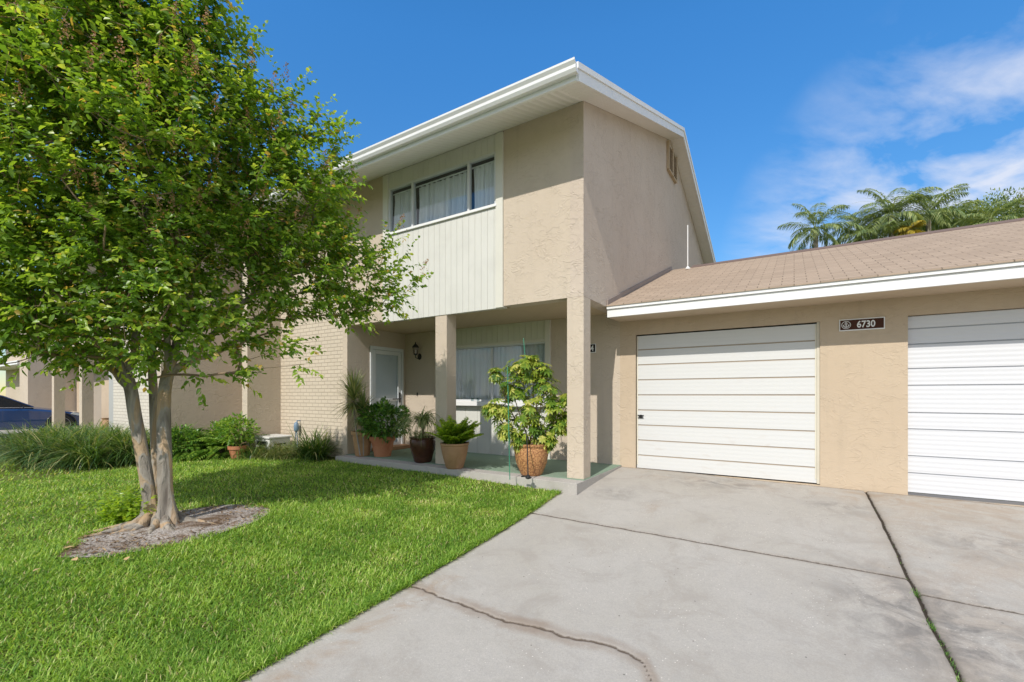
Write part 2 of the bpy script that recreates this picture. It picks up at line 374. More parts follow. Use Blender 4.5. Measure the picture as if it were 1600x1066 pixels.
def m_concrete(name, c, c2, stain, attrs=False, k=1.0):
    m = Mat(name, rough=.95, spec=.06)
    f = m.noise(150, 4, rough=.7); n2 = m.noise(5.5, 8, .8, rough=.7); n3 = m.noise(22, 5, .4, rough=.7)
    col = m.mix(m.ramp(m.noise(.8, 6, .4), [(.38,0),(.66,1)]), c, c2)
    col = m.mix(m.math('MULTIPLY', m.ramp(m.noise(1.9,9,.6,rough=.72), [(.51,0),(.64,1)]), .50*k), col, stain)
    col = m.mix(m.math('MULTIPLY', m.ramp(n2, [(.48,0),(.64,1)]), .32*k), col, tuple(q*.72 for q in c))
    col = m.mix(m.math('MULTIPLY', m.ramp(n3, [(.40,0),(.70,1)]), .25), col, tuple(q*.78 for q in c))
    col = m.mix(m.math('MULTIPLY', m.ramp(m.noise(70, 3, 0, rough=.8), [(.42,0),(.62,1)]), .42), col, tuple(q*.70 for q in c))
    col = m.mix(m.math('MULTIPLY', m.ramp(f, [(.40,0),(.62,1)]), .40), col, tuple(q*.66 for q in c))
    v = m.n('TexVoronoi', Scale=30.0, Vector=m.co())
    col = m.mix(m.math('MULTIPLY', m.ramp(v.outputs['Distance'], [(.0,1),(.10,1),(.14,0)]), m.ramp(m.noise(2.6,4), [(.50,0),(.58,.8)])), col, tuple(min(.75,q*1.5) for q in c))
    v2 = m.n('TexVoronoi', Scale=7.0, Vector=m.co())
    col = m.mix(m.math('MULTIPLY', m.ramp(v2.outputs['Distance'], [(.0,1),(.035,1),(.05,0)]), .8), col, tuple(q*.28 for q in c))
    if attrs:
        def at(nm): return m.n('Attribute', _attribute_name=nm).outputs['Fac']
        wob = m.math('MULTIPLY', m.math('SUBTRACT', m.noise(9, 6, .5, rough=.65), .5), .10)
        wob2 = m.math('MULTIPLY', m.math('SUBTRACT', m.noise(30, 5, .3, rough=.65), .5), .022)
        def band(d, w, soft, a, wb): return m.math('MULTIPLY', m.ramp(m.math('ADD', d, wb), [(w,1),(w+soft,0)]), a)
        for nm, cc in (('brown',(.33,.235,.155)),('black',(.17,.16,.15))):
            nn = m.ramp(m.noise({'black':3.2,'brown':2.4}[nm], 9, .7, rough=.72), [(.42,0),(.60,1)]); col = m.mix(m.math('MULTIPLY', at(nm), nn), col, cc)
        side = m.ramp(m.noise(1.6, 4), [(.35,.25),(.6,1)])
        col = m.mix(m.math('MULTIPLY', band(at('dcrack'), .05, .06, .85, wob), side), col, (.27,.205,.155))
        col = m.mix(m.math('MULTIPLY', band(at('djoint'), .0, .06, .55, wob), side), col, (.27,.225,.185))
        col = m.mix(band(at('dlong'), .01, .08, .40, wob), col, (.28,.235,.19))
        col = m.mix(band(at('dcrack'), .007, .007, .9, wob2), col, (.10,.075,.055))
        col = m.mix(band(at('djoint'), .009, .008, .85, wob2), col, (.075,.06,.045))
        col = m.mix(band(at('dlong'), .009, .006, .95, wob2), col, (.045,.036,.026))
        col = m.mix(band(at('dedge'), .0, .045, .65, wob), col, (.16,.115,.075))
    m.col(col); m.bump(m.math('ADD', f, m.math('MULTIPLY', n3, .6)), .5, .004); return m.m
CONC = m_concrete('driveway_concrete', (.49,.46,.415), (.45,.415,.36), (.32,.28,.235), True)
CONC2 = m_concrete('pale_concrete', (.50,.47,.43), (.45,.42,.38), (.33,.30,.27))
GREENP = m_concrete('green_painted_floor', (.27,.36,.27), (.23,.32,.24), (.30,.31,.26), k=.7)
CARP = Mat('car_blue_paint', (.010,.05,.17), .22, .6); CARP.b.inputs['Coat Weight'].default_value = 1; CARP.b.inputs['Coat Roughness'].default_value = .03; CARP = CARP.m
CARG = Mat('car_dark_glass', (.012,.013,.016), .04, .8).m; RUB = Mat('tyre_rubber', (.02,.02,.02), .85).m; CHROME = Mat('chrome_trim', (.6,.6,.62), .18, .5, 1).m
PLASTIC_W = m_paint('white_plastic', (.66,.65,.62), .5, .3); PLASTIC_B = Mat('blue_grey_plastic', (.16,.24,.33), .5).m
STAKE = Mat('green_stake', (.03,.22,.13), .45).m; DOORM = m_paint('storm_door_white', (.70,.73,.74), .4, .05)
DOORB = m_paint('door_panel_white', (.74,.76,.75), .5, .1)

# ------------------------------------------------------------------ ground
def grid(name, xs, ys, zf, mat, kind='structure', attrs=None, mask=None):
    X, Y = np.meshgrid(xs, ys, indexing='ij'); Z = zf(X, Y); V = np.stack([X,Y,Z], -1).reshape(-1,3)
    nx, ny = len(xs), len(ys); i, j = np.meshgrid(np.arange(nx-1), np.arange(ny-1), indexing='ij'); a = (i*ny+j).ravel()
    T = np.stack([np.stack([a,a+ny,a+ny+1],-1), np.stack([a,a+ny+1,a+1],-1)], 1).reshape(-1,3)
    if mask is not None:
        k = mask((V[T].mean(1))); T = T[k]
    o = tri_mesh(name, V, T, mat, smooth=True)
    for k, v in (attrs or {}).items():
        at = o.data.attributes.new(k, 'FLOAT', 'POINT'); at.data.foreach_set('value', v(X,Y).astype(np.float32).ravel())
    return struct(o, kind)
def lin(a, b, st): return np.linspace(a, b, int(round(abs(b-a)/st))+1)
# far ground
MB().add([(-900,-900,-1.0),(900,-900,-1.0),(900,900,-1.0),(-900,900,-1.0)], [(0,1,2,3)]).obj('ground', LAWNM, fix=False)['kind'] = 'structure'
DX0 = -2.65
grid('lawn', lin(-20,DX0,.12), lin(-9,5.95,.12), lawn_z, LAWNM)
grid('side_lawn', lin(-60,-26.5,.6), lin(-12,30,.6), lambda x,y: lawn_z(x,y)*0-.3, LAWNM)

JX = .765                                                     # joint between the two driveways
def vnoise(x, seed, sc):
    r = np.random.default_rng(seed); ph = r.random(6)*6.28; fr = sc*(1+r.random(6)*3)
    return sum(np.sin(x*f_+p)/(1+k*.6) for k,(f_,p) in enumerate(zip(fr,ph)))/3
crack = [(-2.66,2.62),(-2.2,2.58),(-1.75,2.42),(-1.25,2.38),(-.8,2.22),(-.35,2.2),(.1,2.0),(.765,1.9),(1.6,1.7),(5,1.2)]
_ck = [pt(634,914,3.64),pt(690,938,3.45),pt(735,960,3.28),pt(790,985,3.1),pt(850,1003,2.98),pt(905,1022,2.88),pt(960,1045,2.76),pt(1005,1066,2.66)]
crack = [(p.x, p.y) for p in _ck]+[(-.2,1.75),(.765,1.55)]
_cx = np.array([c[0] for c in crack]); _cy = np.array([c[1] for c in crack])
def crk(X, Y): return np.abs(Y-(np.interp(X, _cx, _cy)+.035*vnoise(X,3,5)+.012*vnoise(X,5,22)))+np.where(X > .8, 9, 0)
def jnt(X, Y): return np.abs(Y-(4.62+.02*(X+2.6)*0+.008*vnoise(X,8,9)))
def jnt2(X, Y): return np.abs(Y-(4.38+.01*vnoise(X,9,5)))+np.where(X < JX, 9, 0)
def jx(X, Y): return np.abs(X-(JX+.008*vnoise(Y,11,6)))
def g(d, w): return np.exp(-(d/w)**2)
def dz_(X, Y):
    z = drive_z(X, Y)
    z = z-.012*g(jnt(X,Y)+np.where(X > JX, 9, 0), .010)-.010*g(jnt2(X,Y), .009)-.022*g(jx(X,Y), .016)-.009*g(crk(X,Y), .009)
    return z+.004*vnoise(X*1.0+Y*.7,21,1.2)
def a_joint(X, Y):
    e = g(np.abs(X-DX0), .022)
    fade = .55+.45*vnoise(X*3,31,3)
    return np.clip(.95*g(jnt(X,Y)+np.where(X > JX,9,0), .010)*fade+.75*g(jnt2(X,Y), .009)+1.*g(jx(X,Y), .014)+.8*g(crk(X,Y), .007)+.7*e+.8*g(np.abs(Y-7.2),.02), 0, 1)
def a_stain(X, Y):
    side = (.5+.5*np.clip(vnoise(X*2+Y,41,3),-1,1))
    s = .75*g(np.abs(crk(X,Y)-.012), .05+.03*side)+.45*g(jnt(X,Y)+np.where(X > JX,9,0), .045)+.30*g(jnt2(X,Y), .03)+.4*g(jx(X,Y), .07)
    s = s+.35*g(np.abs(Y-7.2), .10)+.4*g(np.abs(X-DX0), .05)
    return np.clip(s, 0, 1)
def a_brown(X, Y):
    n = .5+0*X
    b = .75*g(np.abs(X-(DX0+.20)), .10)*(Y < 3.0)*np.clip(.45+1.0*n, 0, 1)                    # band beside the grass
    b = b+.30*(X > JX)*np.clip(.6+n*.4, 0, 1)                                                    # the browner neighbouring slab
    sp = pt(1022,790,5.2); b = b+.6*g(np.hypot((X-sp.x)/.13, (Y-sp.y)/.18), 1.0)*np.clip(.6+n, 0, 1)
    b = b+.25*g(np.abs(Y-6.9), .35)+.22*g(np.abs(X-(JX-.15)), .12)
    return np.clip(b, 0, .85)
def a_black(X, Y):
    n = 1.0; n2 = 1.0
    def blob(u, v, d, rx, ry): p = pt(u,v,d); return g(np.hypot((X-p.x)/rx, (Y-p.y)/ry), 1)
    b = .55*blob(1400,985,3.1,.35,.75)+.5*blob(1120,735,6.2,.6,.3)+.55*blob(1560,1000,2.7,.3,.6)+.45*blob(1310,810,5.1,.3,.25)+.35*blob(960,775,5.9,.35,.3)+.4*blob(1540,870,4,.4,.5)
    return np.clip(b*1.3, 0, .8)
xs = np.unique(np.concatenate([lin(DX0,JX-.06,.02), lin(JX-.06,JX+.06,.006), lin(JX+.06,2.6,.02), lin(2.6,7,.2)])); ys = np.unique(np.concatenate([lin(-6,.6,.2), lin(.6,1.4,.02), lin(1.4,2.8,.0125), lin(2.8,4.3,.02), lin(4.3,4.7,.008), lin(4.7,7.24,.02)]))
slab = (-7.36, -2.40, 5.40, 7.2)
grid('driveway', xs, ys, dz_, CONC, attrs={'dcrack':lambda X,Y: np.minimum(crk(X,Y),.4),'djoint':lambda X,Y: np.minimum(np.minimum(jnt(X,Y)+np.where(X > JX,9,0), jnt2(X,Y)+.002),.4),'dlong':lambda X,Y: np.minimum(jx(X,Y),.4),'dedge':lambda X,Y: np.minimum(np.minimum(np.abs(X-DX0), np.abs(Y-7.2)),.4),'brown':a_brown,'black':a_black}, mask=lambda c: ~((c[:,0] < slab[1]+.0) & (c[:,1] > slab[2]+.0)))
# apron and the neighbours' drive
grid('neighbour_driveway', lin(-26.5,-20,.5), lin(-9,6.4,.5), lambda x,y: x*0-.27+.012*(y-2), CONC2)
# patio slab: bare concrete rim round a green painted floor
MB().box(slab[0], slab[1], slab[2], slab[3], -.35, -.012, .004).obj('patio', CONC2)['kind'] = 'structure'
MB().box(slab[0]+.001, slab[1]-.004, slab[2]+.24, slab[3]-.001, -.012, -.006).obj('patio_paint', GREENP)['kind'] = 'structure'

# ------------------------------------------------------------------ the main house
XG = -2.43; YF = 5.69; YB = 7.2; ZC = 2.5; XD = -7.36; XB = -7.50; XN = -11.3; SL = .374
def zs(y, y0=YF): return 5.16+SL*(y-y0)
house = thing('townhouse', 'two storey tan stucco house with white eaves and cream siding round its upper window', 'house', (-5,YF,0))
MB().prism([(YF,ZC),(YB+.2005,ZC),(YB+.2005,-.3),(15.9,-.3),(15.9,zs(YF)-.002),(10.8,zs(10.8)-.002),(YF,zs(YF)-.002)], XG-.2, XG, 'x').obj('gable_wall', STUC_S, house)
MB().wall('y', YF, YF+.2, -3.73, XG-.2, ZC, 5.2).obj('wall', STUC, house); MB().wall('y', YF, YF+.2, XD, -6.35, ZC, 5.2).obj('wall', STUC, house)
MB().box(XB, XD, YF-.02, YF+.2, 2.5, 5.14).obj('corner_trim', STUC, house)
MB().wall('y', YF, YF+.2, XN, XB, -.4, 5.2).obj('brick_wall', BRICK, house)
MB().wall('x', XB+.0, XD, YF-.02, YB, -.4, ZC, [(6.22,7.14,0,2.16)]).obj('wall', STUC, house)
MB().wall('y', YB, YB+.2, XD, XG, -.3, ZC, [(-6.22,-3.80,1.02,2.12)]).obj('wall', STUC, house)
MB().box(XD, XG-.2, YF+.2, YB, ZC, ZC+.1).obj('porch_ceiling', STUC_C, house)
MB().box(XB, XB+.1, YF+.2, YB, ZC, ZC+.1).obj('porch_ceiling', STUC_C, house)
for x0 in (-2.68, -5.11):
    MB().box(x0, x0+.25, YF, YF+.25, -.01, ZC, .006).obj('post', STUC, house)
MB().box(-9.85, -9.66, 4.97, YF, -.4, 4.88).obj('wing_wall', STUC, house)
# siding panel with vertical grooves
def vgroove(mb, x0, x1, yf, z0, z1, pitch=.122, gw=.007, gd=.007, back=.05):
    """front surface at yf, extruded up, with vertical grooves"""
    poly = [(x0,yf)]; x = x0+pitch
    while x < x1-.03:
        poly += [(x-gw/2,yf),(x-gw/2+.002,yf+gd),(x+gw/2-.002,yf+gd),(x+gw/2,yf)]; x += pitch
    poly += [(x1,yf),(x1,yf+back),(x0,yf+back)]
    n = len(poly); vs = [(p[0],p[1],z0) for p in poly]+[(p[0],p[1],z1) for p in poly]
    fs = [(i,(i+1)%n,n+(i+1)%n,n+i) for i in range(n)]
    fs += [tuple(range(n))[::-1], tuple(range(n,2*n))]
    mb.add(vs, fs)
up = MB(); vgroove(up, -6.22, -3.86, YF-.012, 2.475, 4.05); o = up.obj('siding_panel', SIDING, house)
up = MB(); vgroove(up, -6.22, -3.86, YF-.012, 4.885, 5.15); o = up.obj('siding_panel', SIDING, house)
for a_ in (-6.35,-3.86): MB().box(a_,a_+.13,YF-.035,YF+.10,2.475,5.14,.004).obj('panel_trim', TRIM, house)
MB().box(-6.22,-3.86,YF+.045,YF+.19,ZC+.002,ZC+.06).obj('panel_sill_plate', TRIM, house)

def curtain(name, x0, x1, y, z0, z1, mat, parent, folds=9, amp=.025, seed=0):
    n = 150; r = np.random.default_rng(seed); xs_ = np.linspace(x0, x1, n); ph = np.cumsum(.5+r.random(n))*folds/n*6.28*1.0
    prof = np.sin(ph)*amp*(.6+.6*r.random()) + amp*.4*np.sin(ph*2.3+1)
    V = []; m = 14
    for j in range(m):
        t = j/(m-1); z = z1+(z0-z1)*t
        V.append(np.stack([xs_+.01*np.sin(ph*.7+t*2), y+prof*(.35+.75*t), np.full(n, z)], 1))
    V = np.concatenate(V); a = (np.arange(m-1)[:,None]*n+np.arange(n-1)[None]).ravel()
    T = np.stack([np.stack([a,a+1,a+n+1],-1),np.stack([a,a+n+1,a+n],-1)],1).reshape(-1,3)
    return tri_mesh(name, V, T, mat, parent, smooth=True)
# upper window
f = MB(); X0,X1,Z0,Z1 = -6.22,-3.86,4.05,4.885; fw = .035
f.box(X0,X1,YF-.018,YF+.06,Z0,Z0+fw,.003); f.box(X0,X1,YF-.014,YF+.06,Z1-fw,Z1,.003); f.box(X0,X0+fw,YF-.016,YF+.06,Z0+fw,Z1-fw,.003); f.box(X1-fw,X1,YF-.016,YF+.06,Z0+fw,Z1-fw,.003)
for xm in (-5.635,-4.405): f.box(xm-.022,xm+.022,YF-.010,YF+.058,Z0+fw,Z1-fw,.003)
win = f.obj('window', ALU, house)
MB().box(X0-.02,X1+.02,YF-.045,YF-.019,Z0-.022,Z0+.02,.003).obj('sill', WHITE, win)
MB().box(X0+fw,X1-fw,YF+.022,YF+.027,Z0+fw,Z1-fw).obj('pane', GLASS, win)
curtain('curtain', X0+.03, -5.66, YF+.10, Z0, 4.80, CURT, win, 7, .035, 1)
curtain('curtain', -5.61, -4.43, YF+.12, Z0, 4.80, CURT, win, 10, .045, 2)
curtain('curtain', -4.38, -3.88, YF+.10, Z0, 4.80, CURT, win, 5, .04, 3)
MB().tube([(X0+.02,YF+.085,4.80),(X1-.02,YF+.085,4.80)], .012, 8).obj('curtain_rod', LETTER, win)
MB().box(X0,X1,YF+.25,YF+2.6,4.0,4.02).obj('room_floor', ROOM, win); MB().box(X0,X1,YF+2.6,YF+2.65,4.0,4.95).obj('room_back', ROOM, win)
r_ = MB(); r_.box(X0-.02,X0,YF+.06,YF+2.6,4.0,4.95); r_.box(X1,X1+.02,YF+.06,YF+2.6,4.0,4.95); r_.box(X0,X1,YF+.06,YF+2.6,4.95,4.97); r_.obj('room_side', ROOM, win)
# lower window, its siding, trim and sill
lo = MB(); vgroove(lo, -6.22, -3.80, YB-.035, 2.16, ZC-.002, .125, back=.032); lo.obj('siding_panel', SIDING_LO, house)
lo = MB(); vgroove(lo, -6.22, -3.80, YB-.035, -.008, .93, .30, back=.032); lo.obj('siding_panel', SIDING, house)
tr = MB(); tr.box(-3.80,-3.70,YB-.05,YB-.001,-.008,ZC-.002,.004); tr.box(-6.32,-6.22,YB-.05,YB-.001,-.008,ZC-.002,.004); tr.box(-6.22,-3.80,YB-.05,YB-.001,2.11,2.16,.004); tr.obj('window_trim', TRIM, house)
f = MB(); X0,X1,Z0,Z1 = -6.22,-3.80,1.02,2.11
f.box(X0,X1,YB+.0,YB+.06,Z0,Z0+fw); f.box(X0,X1,YB+.0,YB+.06,Z1-fw+.01,Z1+.01); f.box(X0,X0+fw,YB+.0,YB+.06,Z0+fw,Z1-fw); f.box(X1-fw,X1,YB+.0,YB+.06,Z0+fw,Z1-fw); f.box(-5.03,-4.99,YB+.002,YB+.058,Z0+fw,Z1-fw)
win2 = f.obj('window', ALU, house)
MB().box(X0+.01,X1-.01,YB-.16,YB-.001,.93,1.018,.006).obj('sill', WHITE, win2)
MB().box(X0+fw,X1-fw,YB+.025,YB+.030,Z0+fw,Z1-fw).obj('pane', GLASS, win2)
curtain('curtain', X0+.02, X1-.02, YB+.15, Z0-.02, Z1, CURT2, win2, 22, .045, 5)
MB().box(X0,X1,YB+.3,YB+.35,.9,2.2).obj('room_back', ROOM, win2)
# front door in the side wall of the porch
d = MB(); d.box(XD-.10,XD+.02,6.22,6.28,0,2.16,.004); d.box(XD-.10,XD+.02,7.08,7.14,0,2.16,.004); d.box(XD-.10,XD+.02,6.28,7.08,2.09,2.16,.004); d.obj('door_frame', DOORM, house)
s = MB(); s.box(XD-.03,XD+.005,6.285,6.37,.02,2.085,.004); s.box(XD-.03,XD+.005,6.99,7.075,.02,2.085,.004); s.box(XD-.03,XD+.005,6.37,6.99,2.00,2.085,.004); s.box(XD-.03,XD+.005,6.37,6.99,.02,.12,.004); s.box(XD-.03,XD+.004,6.37,6.99,1.02,1.075,.003)
door = s.obj('storm_door', DOORM, house)
MB().box(XD-.015,XD-.011,6.37,6.99,.12,2.0).obj('pane', GLASS, door)
MB().box(XD-.09,XD-.045,6.285,7.075,.0,2.085).obj('door_leaf', DOORB, door)
h = MB(); h.box(XD+.005,XD+.03,7.01,7.04,.98,1.20,.004); h.tube([(XD+.05,6.80,1.06),(XD+.05,7.03,1.06)], .012, 8); h.tube([(XD+.005,7.025,1.06),(XD+.05,7.025,1.06)], .01, 8); h.obj('handle', BLACK, door)
MB().box(XD,XD+.30,6.25,7.12,-.006,.06,.005).obj('door_step', CLAYBG, house)
# eaves, soffit, roof, gutter
XL = XN-.02; XR = -2.15; T0 = .018
def band(o0, o1, y0=4.90, peak=10.8, yb=16.69):
    return [(y0,zs(y0)+o0),(peak,zs(peak)+o0),(yb,zs(2*peak-yb)+o0),(yb,zs(2*peak-yb)+o1),(peak,zs(peak)+o1),(y0,zs(y0)+o1)]
MB().prism([(4.90,zs(4.9)),(YF,zs(YF)),(YF,zs(YF)+T0),(4.90,zs(4.9)+T0)], XL, XG, 'x').obj('soffit', SOFF, house)
MB().prism(band(0,T0), XG+.0005, XR-.02, 'x').obj('rake_soffit', SOFF_R, house)
MB().prism(band(T0+.001,.17,4.9,10.8,16.69), XL, XR-.018, 'x').obj('roof', m_shingle('shingle_main', (.44,.33,.28), SL), house)
rb = MB(); rb.prism(band(-.012,.125,4.885,10.8,16.7), XR-.018, XR+.006, 'x'); rb.prism(band(.127,.20,4.83,10.8,16.76), XR-.018, XR+.022, 'x'); rb.obj('rake_board', WHITE, house)
MB().box(XL, XR-.018, 4.865, 4.899, zs(4.9)-.012, zs(4.9)+.165).obj('fascia', WHITE, house)
zg = zs(4.9)+.045
k = [(4.862,zg),(4.80,zg),(4.775,zg+.035),(4.772,zg+.07),(4.745,zg+.105),(4.742,zg+.128),(4.752,zg+.128),(4.760,zg+.108),(4.785,zg+.075),(4.79,zg+.04),(4.80,zg+.01),(4.862,zg+.01)]
MB().prism(k, XL, XR+.012, 'x').obj('gutter', WHITE_G, house)
MB().prism([(4.862,zg+.011),(4.802,zg+.011),(4.792,zg+.04),(4.787,zg+.072),(4.764,zg+.104),(4.862,zg+.104)], XR+.002, XR+.010, 'x').obj('gutter_end_cap', WHITE_G, house)
# gable vent with louvres
v = MB()
for a,b in ((10.42,10.79),(10.84,11.20)):
    for i in range(9):
        z = 6.30+i*.062; v.add([(XG+.008,a,z),(XG+.008,b,z),(XG+.05,b,z-.03),(XG+.05,a,z-.03),(XG+.008,a,z+.008),(XG+.008,b,z+.008),(XG+.05,b,z-.022),(XG+.05,a,z-.022)], [(0,1,2,3),(7,6,5,4),(3,2,6,7)])
v.box(XG+.002,XG+.06,10.38,10.42,6.24,6.86); v.box(XG+.002,XG+.06,10.79,10.84,6.24,6.86); v.box(XG+.002,XG+.06,11.20,11.24,6.24,6.86); v.box(XG+.002,XG+.06,10.42,10.79,6.22,6.25); v.box(XG+.002,XG+.06,10.84,11.20,6.22,6.25)
vent = v.obj('gable_vent', STUC_C, house); MB().box(XG+.001,XG+.004,10.42,11.20,6.25,6.86).obj('vent_backing', DARK, vent)

# ------------------------------------------------------------------ garage row
gar = thing('garage_building', 'low tan stucco garage block with brown shingle roof and white fascia', 'garage', (1,YB,0))
GX1 = 7.5; DZ = 2.12
ga = (-2.17, .29); gb = (1.175, 3.62)
MB().wall('y', YB, YB+.2, XG, GX1, -.3, 2.45, [(ga[0],ga[1],-.05,DZ),(gb[0],gb[1],-.085,DZ)]).obj('wall', STUC_G, gar)
MB().box(XG+.001, GX1, 6.62, YB, 2.345, 2.36).obj('soffit', STUC_G, gar)
fs_ = MB(); fs_.box(XG+.002, GX1, 6.595, 6.62, 2.335, 2.455, .003); fs_.box(XG+.002, GX1, 6.57, 6.62, 2.457, 2.515, .003); fs_.obj('fascia', WHITE, gar)
SG = .362
def zr(y): return 2.51+SG*(y-6.6)
MB().prism([(6.555,zr(6.555)+.006),(10.8,zr(10.8)),(15.0,zr(6.6)),(15.0,zr(6.6)+.012),(10.8,zr(10.8)+.022),(6.555,zr(6.555)+.024)], XG+.001, GX1, 'x').obj('roof', SHING, gar)
RC = Mat('ridge_dark', (.16,.11,.09), .9).m
MB().prism([(10.64,zr(10.64)+.022),(10.80,zr(10.8)+.028),(10.96,zr(10.64)+.022),(10.96,zr(10.64)+.03),(10.8,zr(10.8)+.055),(10.64,zr(10.64)+.034)], -1.95, GX1, 'x').obj('ridge_cap', RC, gar)
FL = m_paint('flashing_grey_brown', (.27,.22,.19), .6, .3)
MB().prism([(6.56,zr(6.56)+.024),(10.8,zr(10.8)+.024),(10.8,zr(10.8)+.10),(6.56,zr(6.56)+.10)], XG+.003, XG+.03, 'x').obj('flashing', FL, gar)
def hdoor(x0, x1, z0, z1, yf, grooves, name, mat, gd=.014, gw=.020, back=.03):
    poly = [(yf,z0)]
    for z in grooves: poly += [(yf,z-gw/2),(yf+gd,z-gw/2+.003),(yf+gd,z+gw/2-.004),(yf,z+gw/2)]
    poly += [(yf,z1),(yf+back,z1),(yf+back,z0)]
    return MB().prism(poly, x0, x1, 'x').obj(name, mat, gar)
zz = [.175+.243*i for i in range(8)]
gd1 = hdoor(ga[0]+.012, ga[1]-.035, -.030, DZ-.022, YB+.035, zz, 'garage_door', GDOOR)
gd1['label'] = 'cream white wooden garage door with wide horizontal boards and faint rust stains'
gg = MB()
for z in zz: gg.box(ga[0]+.03, ga[1]-.05, YB+.0440, YB+.0485, z-.0065, z+.006)
gg.obj('board_gap', Mat('rusty_gap', (.42,.33,.24), .9).m, gd1)
EM = m_paint('edge_strip_cream', (.66,.62,.50), .6, .4)
for a_ in (ga[0]+.012, ga[1]-.054): MB().box(a_, a_+.018, YB+.030, YB+.0345, .02, DZ-.03).obj('edge_strip', EM, gd1)
fr = MB(); fr.box(ga[1]-.034, ga[1]-.0005, YB+.02, YB+.12, -.04, DZ-.001, .003); fr.obj('door_jamb', m_paint('jamb_cream', (.62,.57,.46), .6, .4), gd1)
la = MB(); lx = ga[0]+.075
la.lathe([(.0,.0),(.03,.0),(.03,.006),(.012,.012),(.0,.012)], (0,0,0), 16)
la.v = [(lx+x, YB+.034-z, .80+y) for x,y,z in la.v]
la.box(lx-.05,lx+.05,YB+.015,YB+.026,.814,.824); la.box(lx-.045,lx+.045,YB+.015,YB+.026,.776,.786); la.obj('latch', BLACK, gd1)
MB().box(ga[0], ga[1]-.035, YB+.07, YB+.09, -.05, DZ).obj('dark_gap', DARK, gd1)
gz2 = [.19,.40,.73,.93,1.265,1.47,1.77,1.96]
gd2 = hdoor(gb[0]+.006, gb[1]-.006, -.045, DZ-.008, YB+.075, gz2, 'garage_door', G2, .016, .016)
gd2['label'] = 'bright white ribbed metal garage door'
gg = MB()
for z in gz2: gg.box(gb[0]+.006, gb[1]-.006, YB+.0865, YB+.0905, z-.005, z+.0045)
gg.obj('panel_seam', Mat('seam_grey', (.42,.43,.45), .7).m, gd2)
MB().box(gb[0], gb[1], YB+.11, YB+.13, -.05, DZ).obj('dark_gap', DARK, gd2)
MB().box(gb[0]+.004, gb[1]-.004, YB+.06, YB+.073, -.085, -.050).obj('bottom_seal', Mat('rubber_seal', (.16,.16,.165), .8).m, gd2)
# back side of the garage so the block is closed
MB().box(XG+.01, GX1, 14.5, 14.7, -.3, 2.5).obj('wall', STUC_G, gar)
# roof pipe
pp = pt(1074.6, 419, 9.9); zb = zr(pp.y)
p_ = MB(); p_.tube([(pp.x,pp.y,zb-.02),(pp.x,pp.y,pt(1074.6,352,9.9).z)], .011, 10); p_.lathe([(.05,0),(.05,.02),(.02,.06)], (pp.x,pp.y,zb+.02), 12)
tag(p_.obj('roof_pipe', WHITE), 'thin white pipe standing on the brown garage roof beside the gable', 'pipe')

# ------------------------------------------------------------------ writing
def text_mesh(txt, x, z, y, h, sx, mat, name, parent, ax='y', bold=.0, depth=.003):
    cu = bpy.data.curves.new('txt', 'FONT'); cu.body = txt; cu.size = 1; cu.extrude = .0; cu.offset = bold; cu.align_x = 'CENTER'; cu.align_y = 'CENTER'
    o = bpy.data.objects.new('txt', cu); COL.objects.link(o); dg = bpy.context.evaluated_depsgraph_get(); dg.update()
    me = bpy.data.meshes.new_from_object(o.evaluated_get(dg)); bpy.data.objects.remove(o)
    vs = np.array([v.co for v in me.vertices]); hh = vs[:,1].max()-vs[:,1].min(); s = h/hh
    cx = (vs[:,0].max()+vs[:,0].min())/2; cy = (vs[:,1].max()+vs[:,1].min())/2
    for v in me.vertices:
        a = (v.co.x-cx)*s*sx; b = (v.co.y-cy)*s
        v.co = (x+a, y, z+b)
    return newobj(name, me, mat, parent)
sg = thing('number_sign', 'brown number plaque reading 6730 with an anchor emblem between the two garage doors', 'sign', (.725,YB,2.05))
xa, xb_, za, zb_ = .494, .957, 1.972, 2.124
MB().box(xa, xb_, YB-.016, YB-.001, za, zb_, .003).obj('border', LETTER, sg)
MB().box(xa+.012, xb_-.012, YB-.019, YB-.0165, za+.014, zb_-.014).obj('plaque', BROWNP, sg)
text_mesh('6730', .77, 2.048, YB-.0200, .088, .80, LETTER, 'digits', sg, bold=.022)
em = MB(); ex, ez, ey = .567, 2.048, YB-.0205
n = 28; ring = []
def arc(mb, cx, cz, rx, rz, w, a0, a1, n=24):
    vs = []; fs = []
    for i in range(n+1):
        a = a0+(a1-a0)*i/n
        vs += [(cx+math.cos(a)*(rx-w/2), ey, cz+math.sin(a)*(rz-w/2)), (cx+math.cos(a)*(rx+w/2), ey, cz+math.sin(a)*(rz+w/2))]
    for i in range(n): fs.append((2*i,2*i+1,2*i+3,2*i+2))
    mb.add(vs, fs)
arc(em, ex, ez, .046, .046, .006, 0, 2*PI, 32)
em.box(ex-.005, ex+.005, ey, ey+.001, ez-.032, ez+.022); em.box(ex-.018, ex+.018, ey, ey+.001, ez+.010, ez+.018)
arc(em, ex, ez+.028, .008, .008, .005, 0, 2*PI, 14); arc(em, ex, ez+.004, .028, .034, .009, PI*1.08, PI*1.92, 16)
em.add([(ex-.036,ey,ez-.012),(ex-.018,ey,ez-.006),(ex-.031,ey,ez+.008)], [(0,1,2)]); em.add([(ex+.036,ey,ez-.012),(ex+.018,ey,ez-.006),(ex+.031,ey,ez+.008)], [(0,1,2)])
em.obj('anchor_emblem', LETTER, sg, fix=False)
s4 = thing('number_sign', 'small black house number plaque showing a white 4 half hidden behind the corner post', 'sign', (-3.0,YB,1.95))
MB().box(-3.12, -2.845, YB-.014, YB-.001, 1.865, 2.02, .003).obj('border', LETTER, s4)
MB().box(-3.108, -2.857, YB-.017, YB-.0145, 1.877, 2.008).obj('plaque', BLACKP, s4)
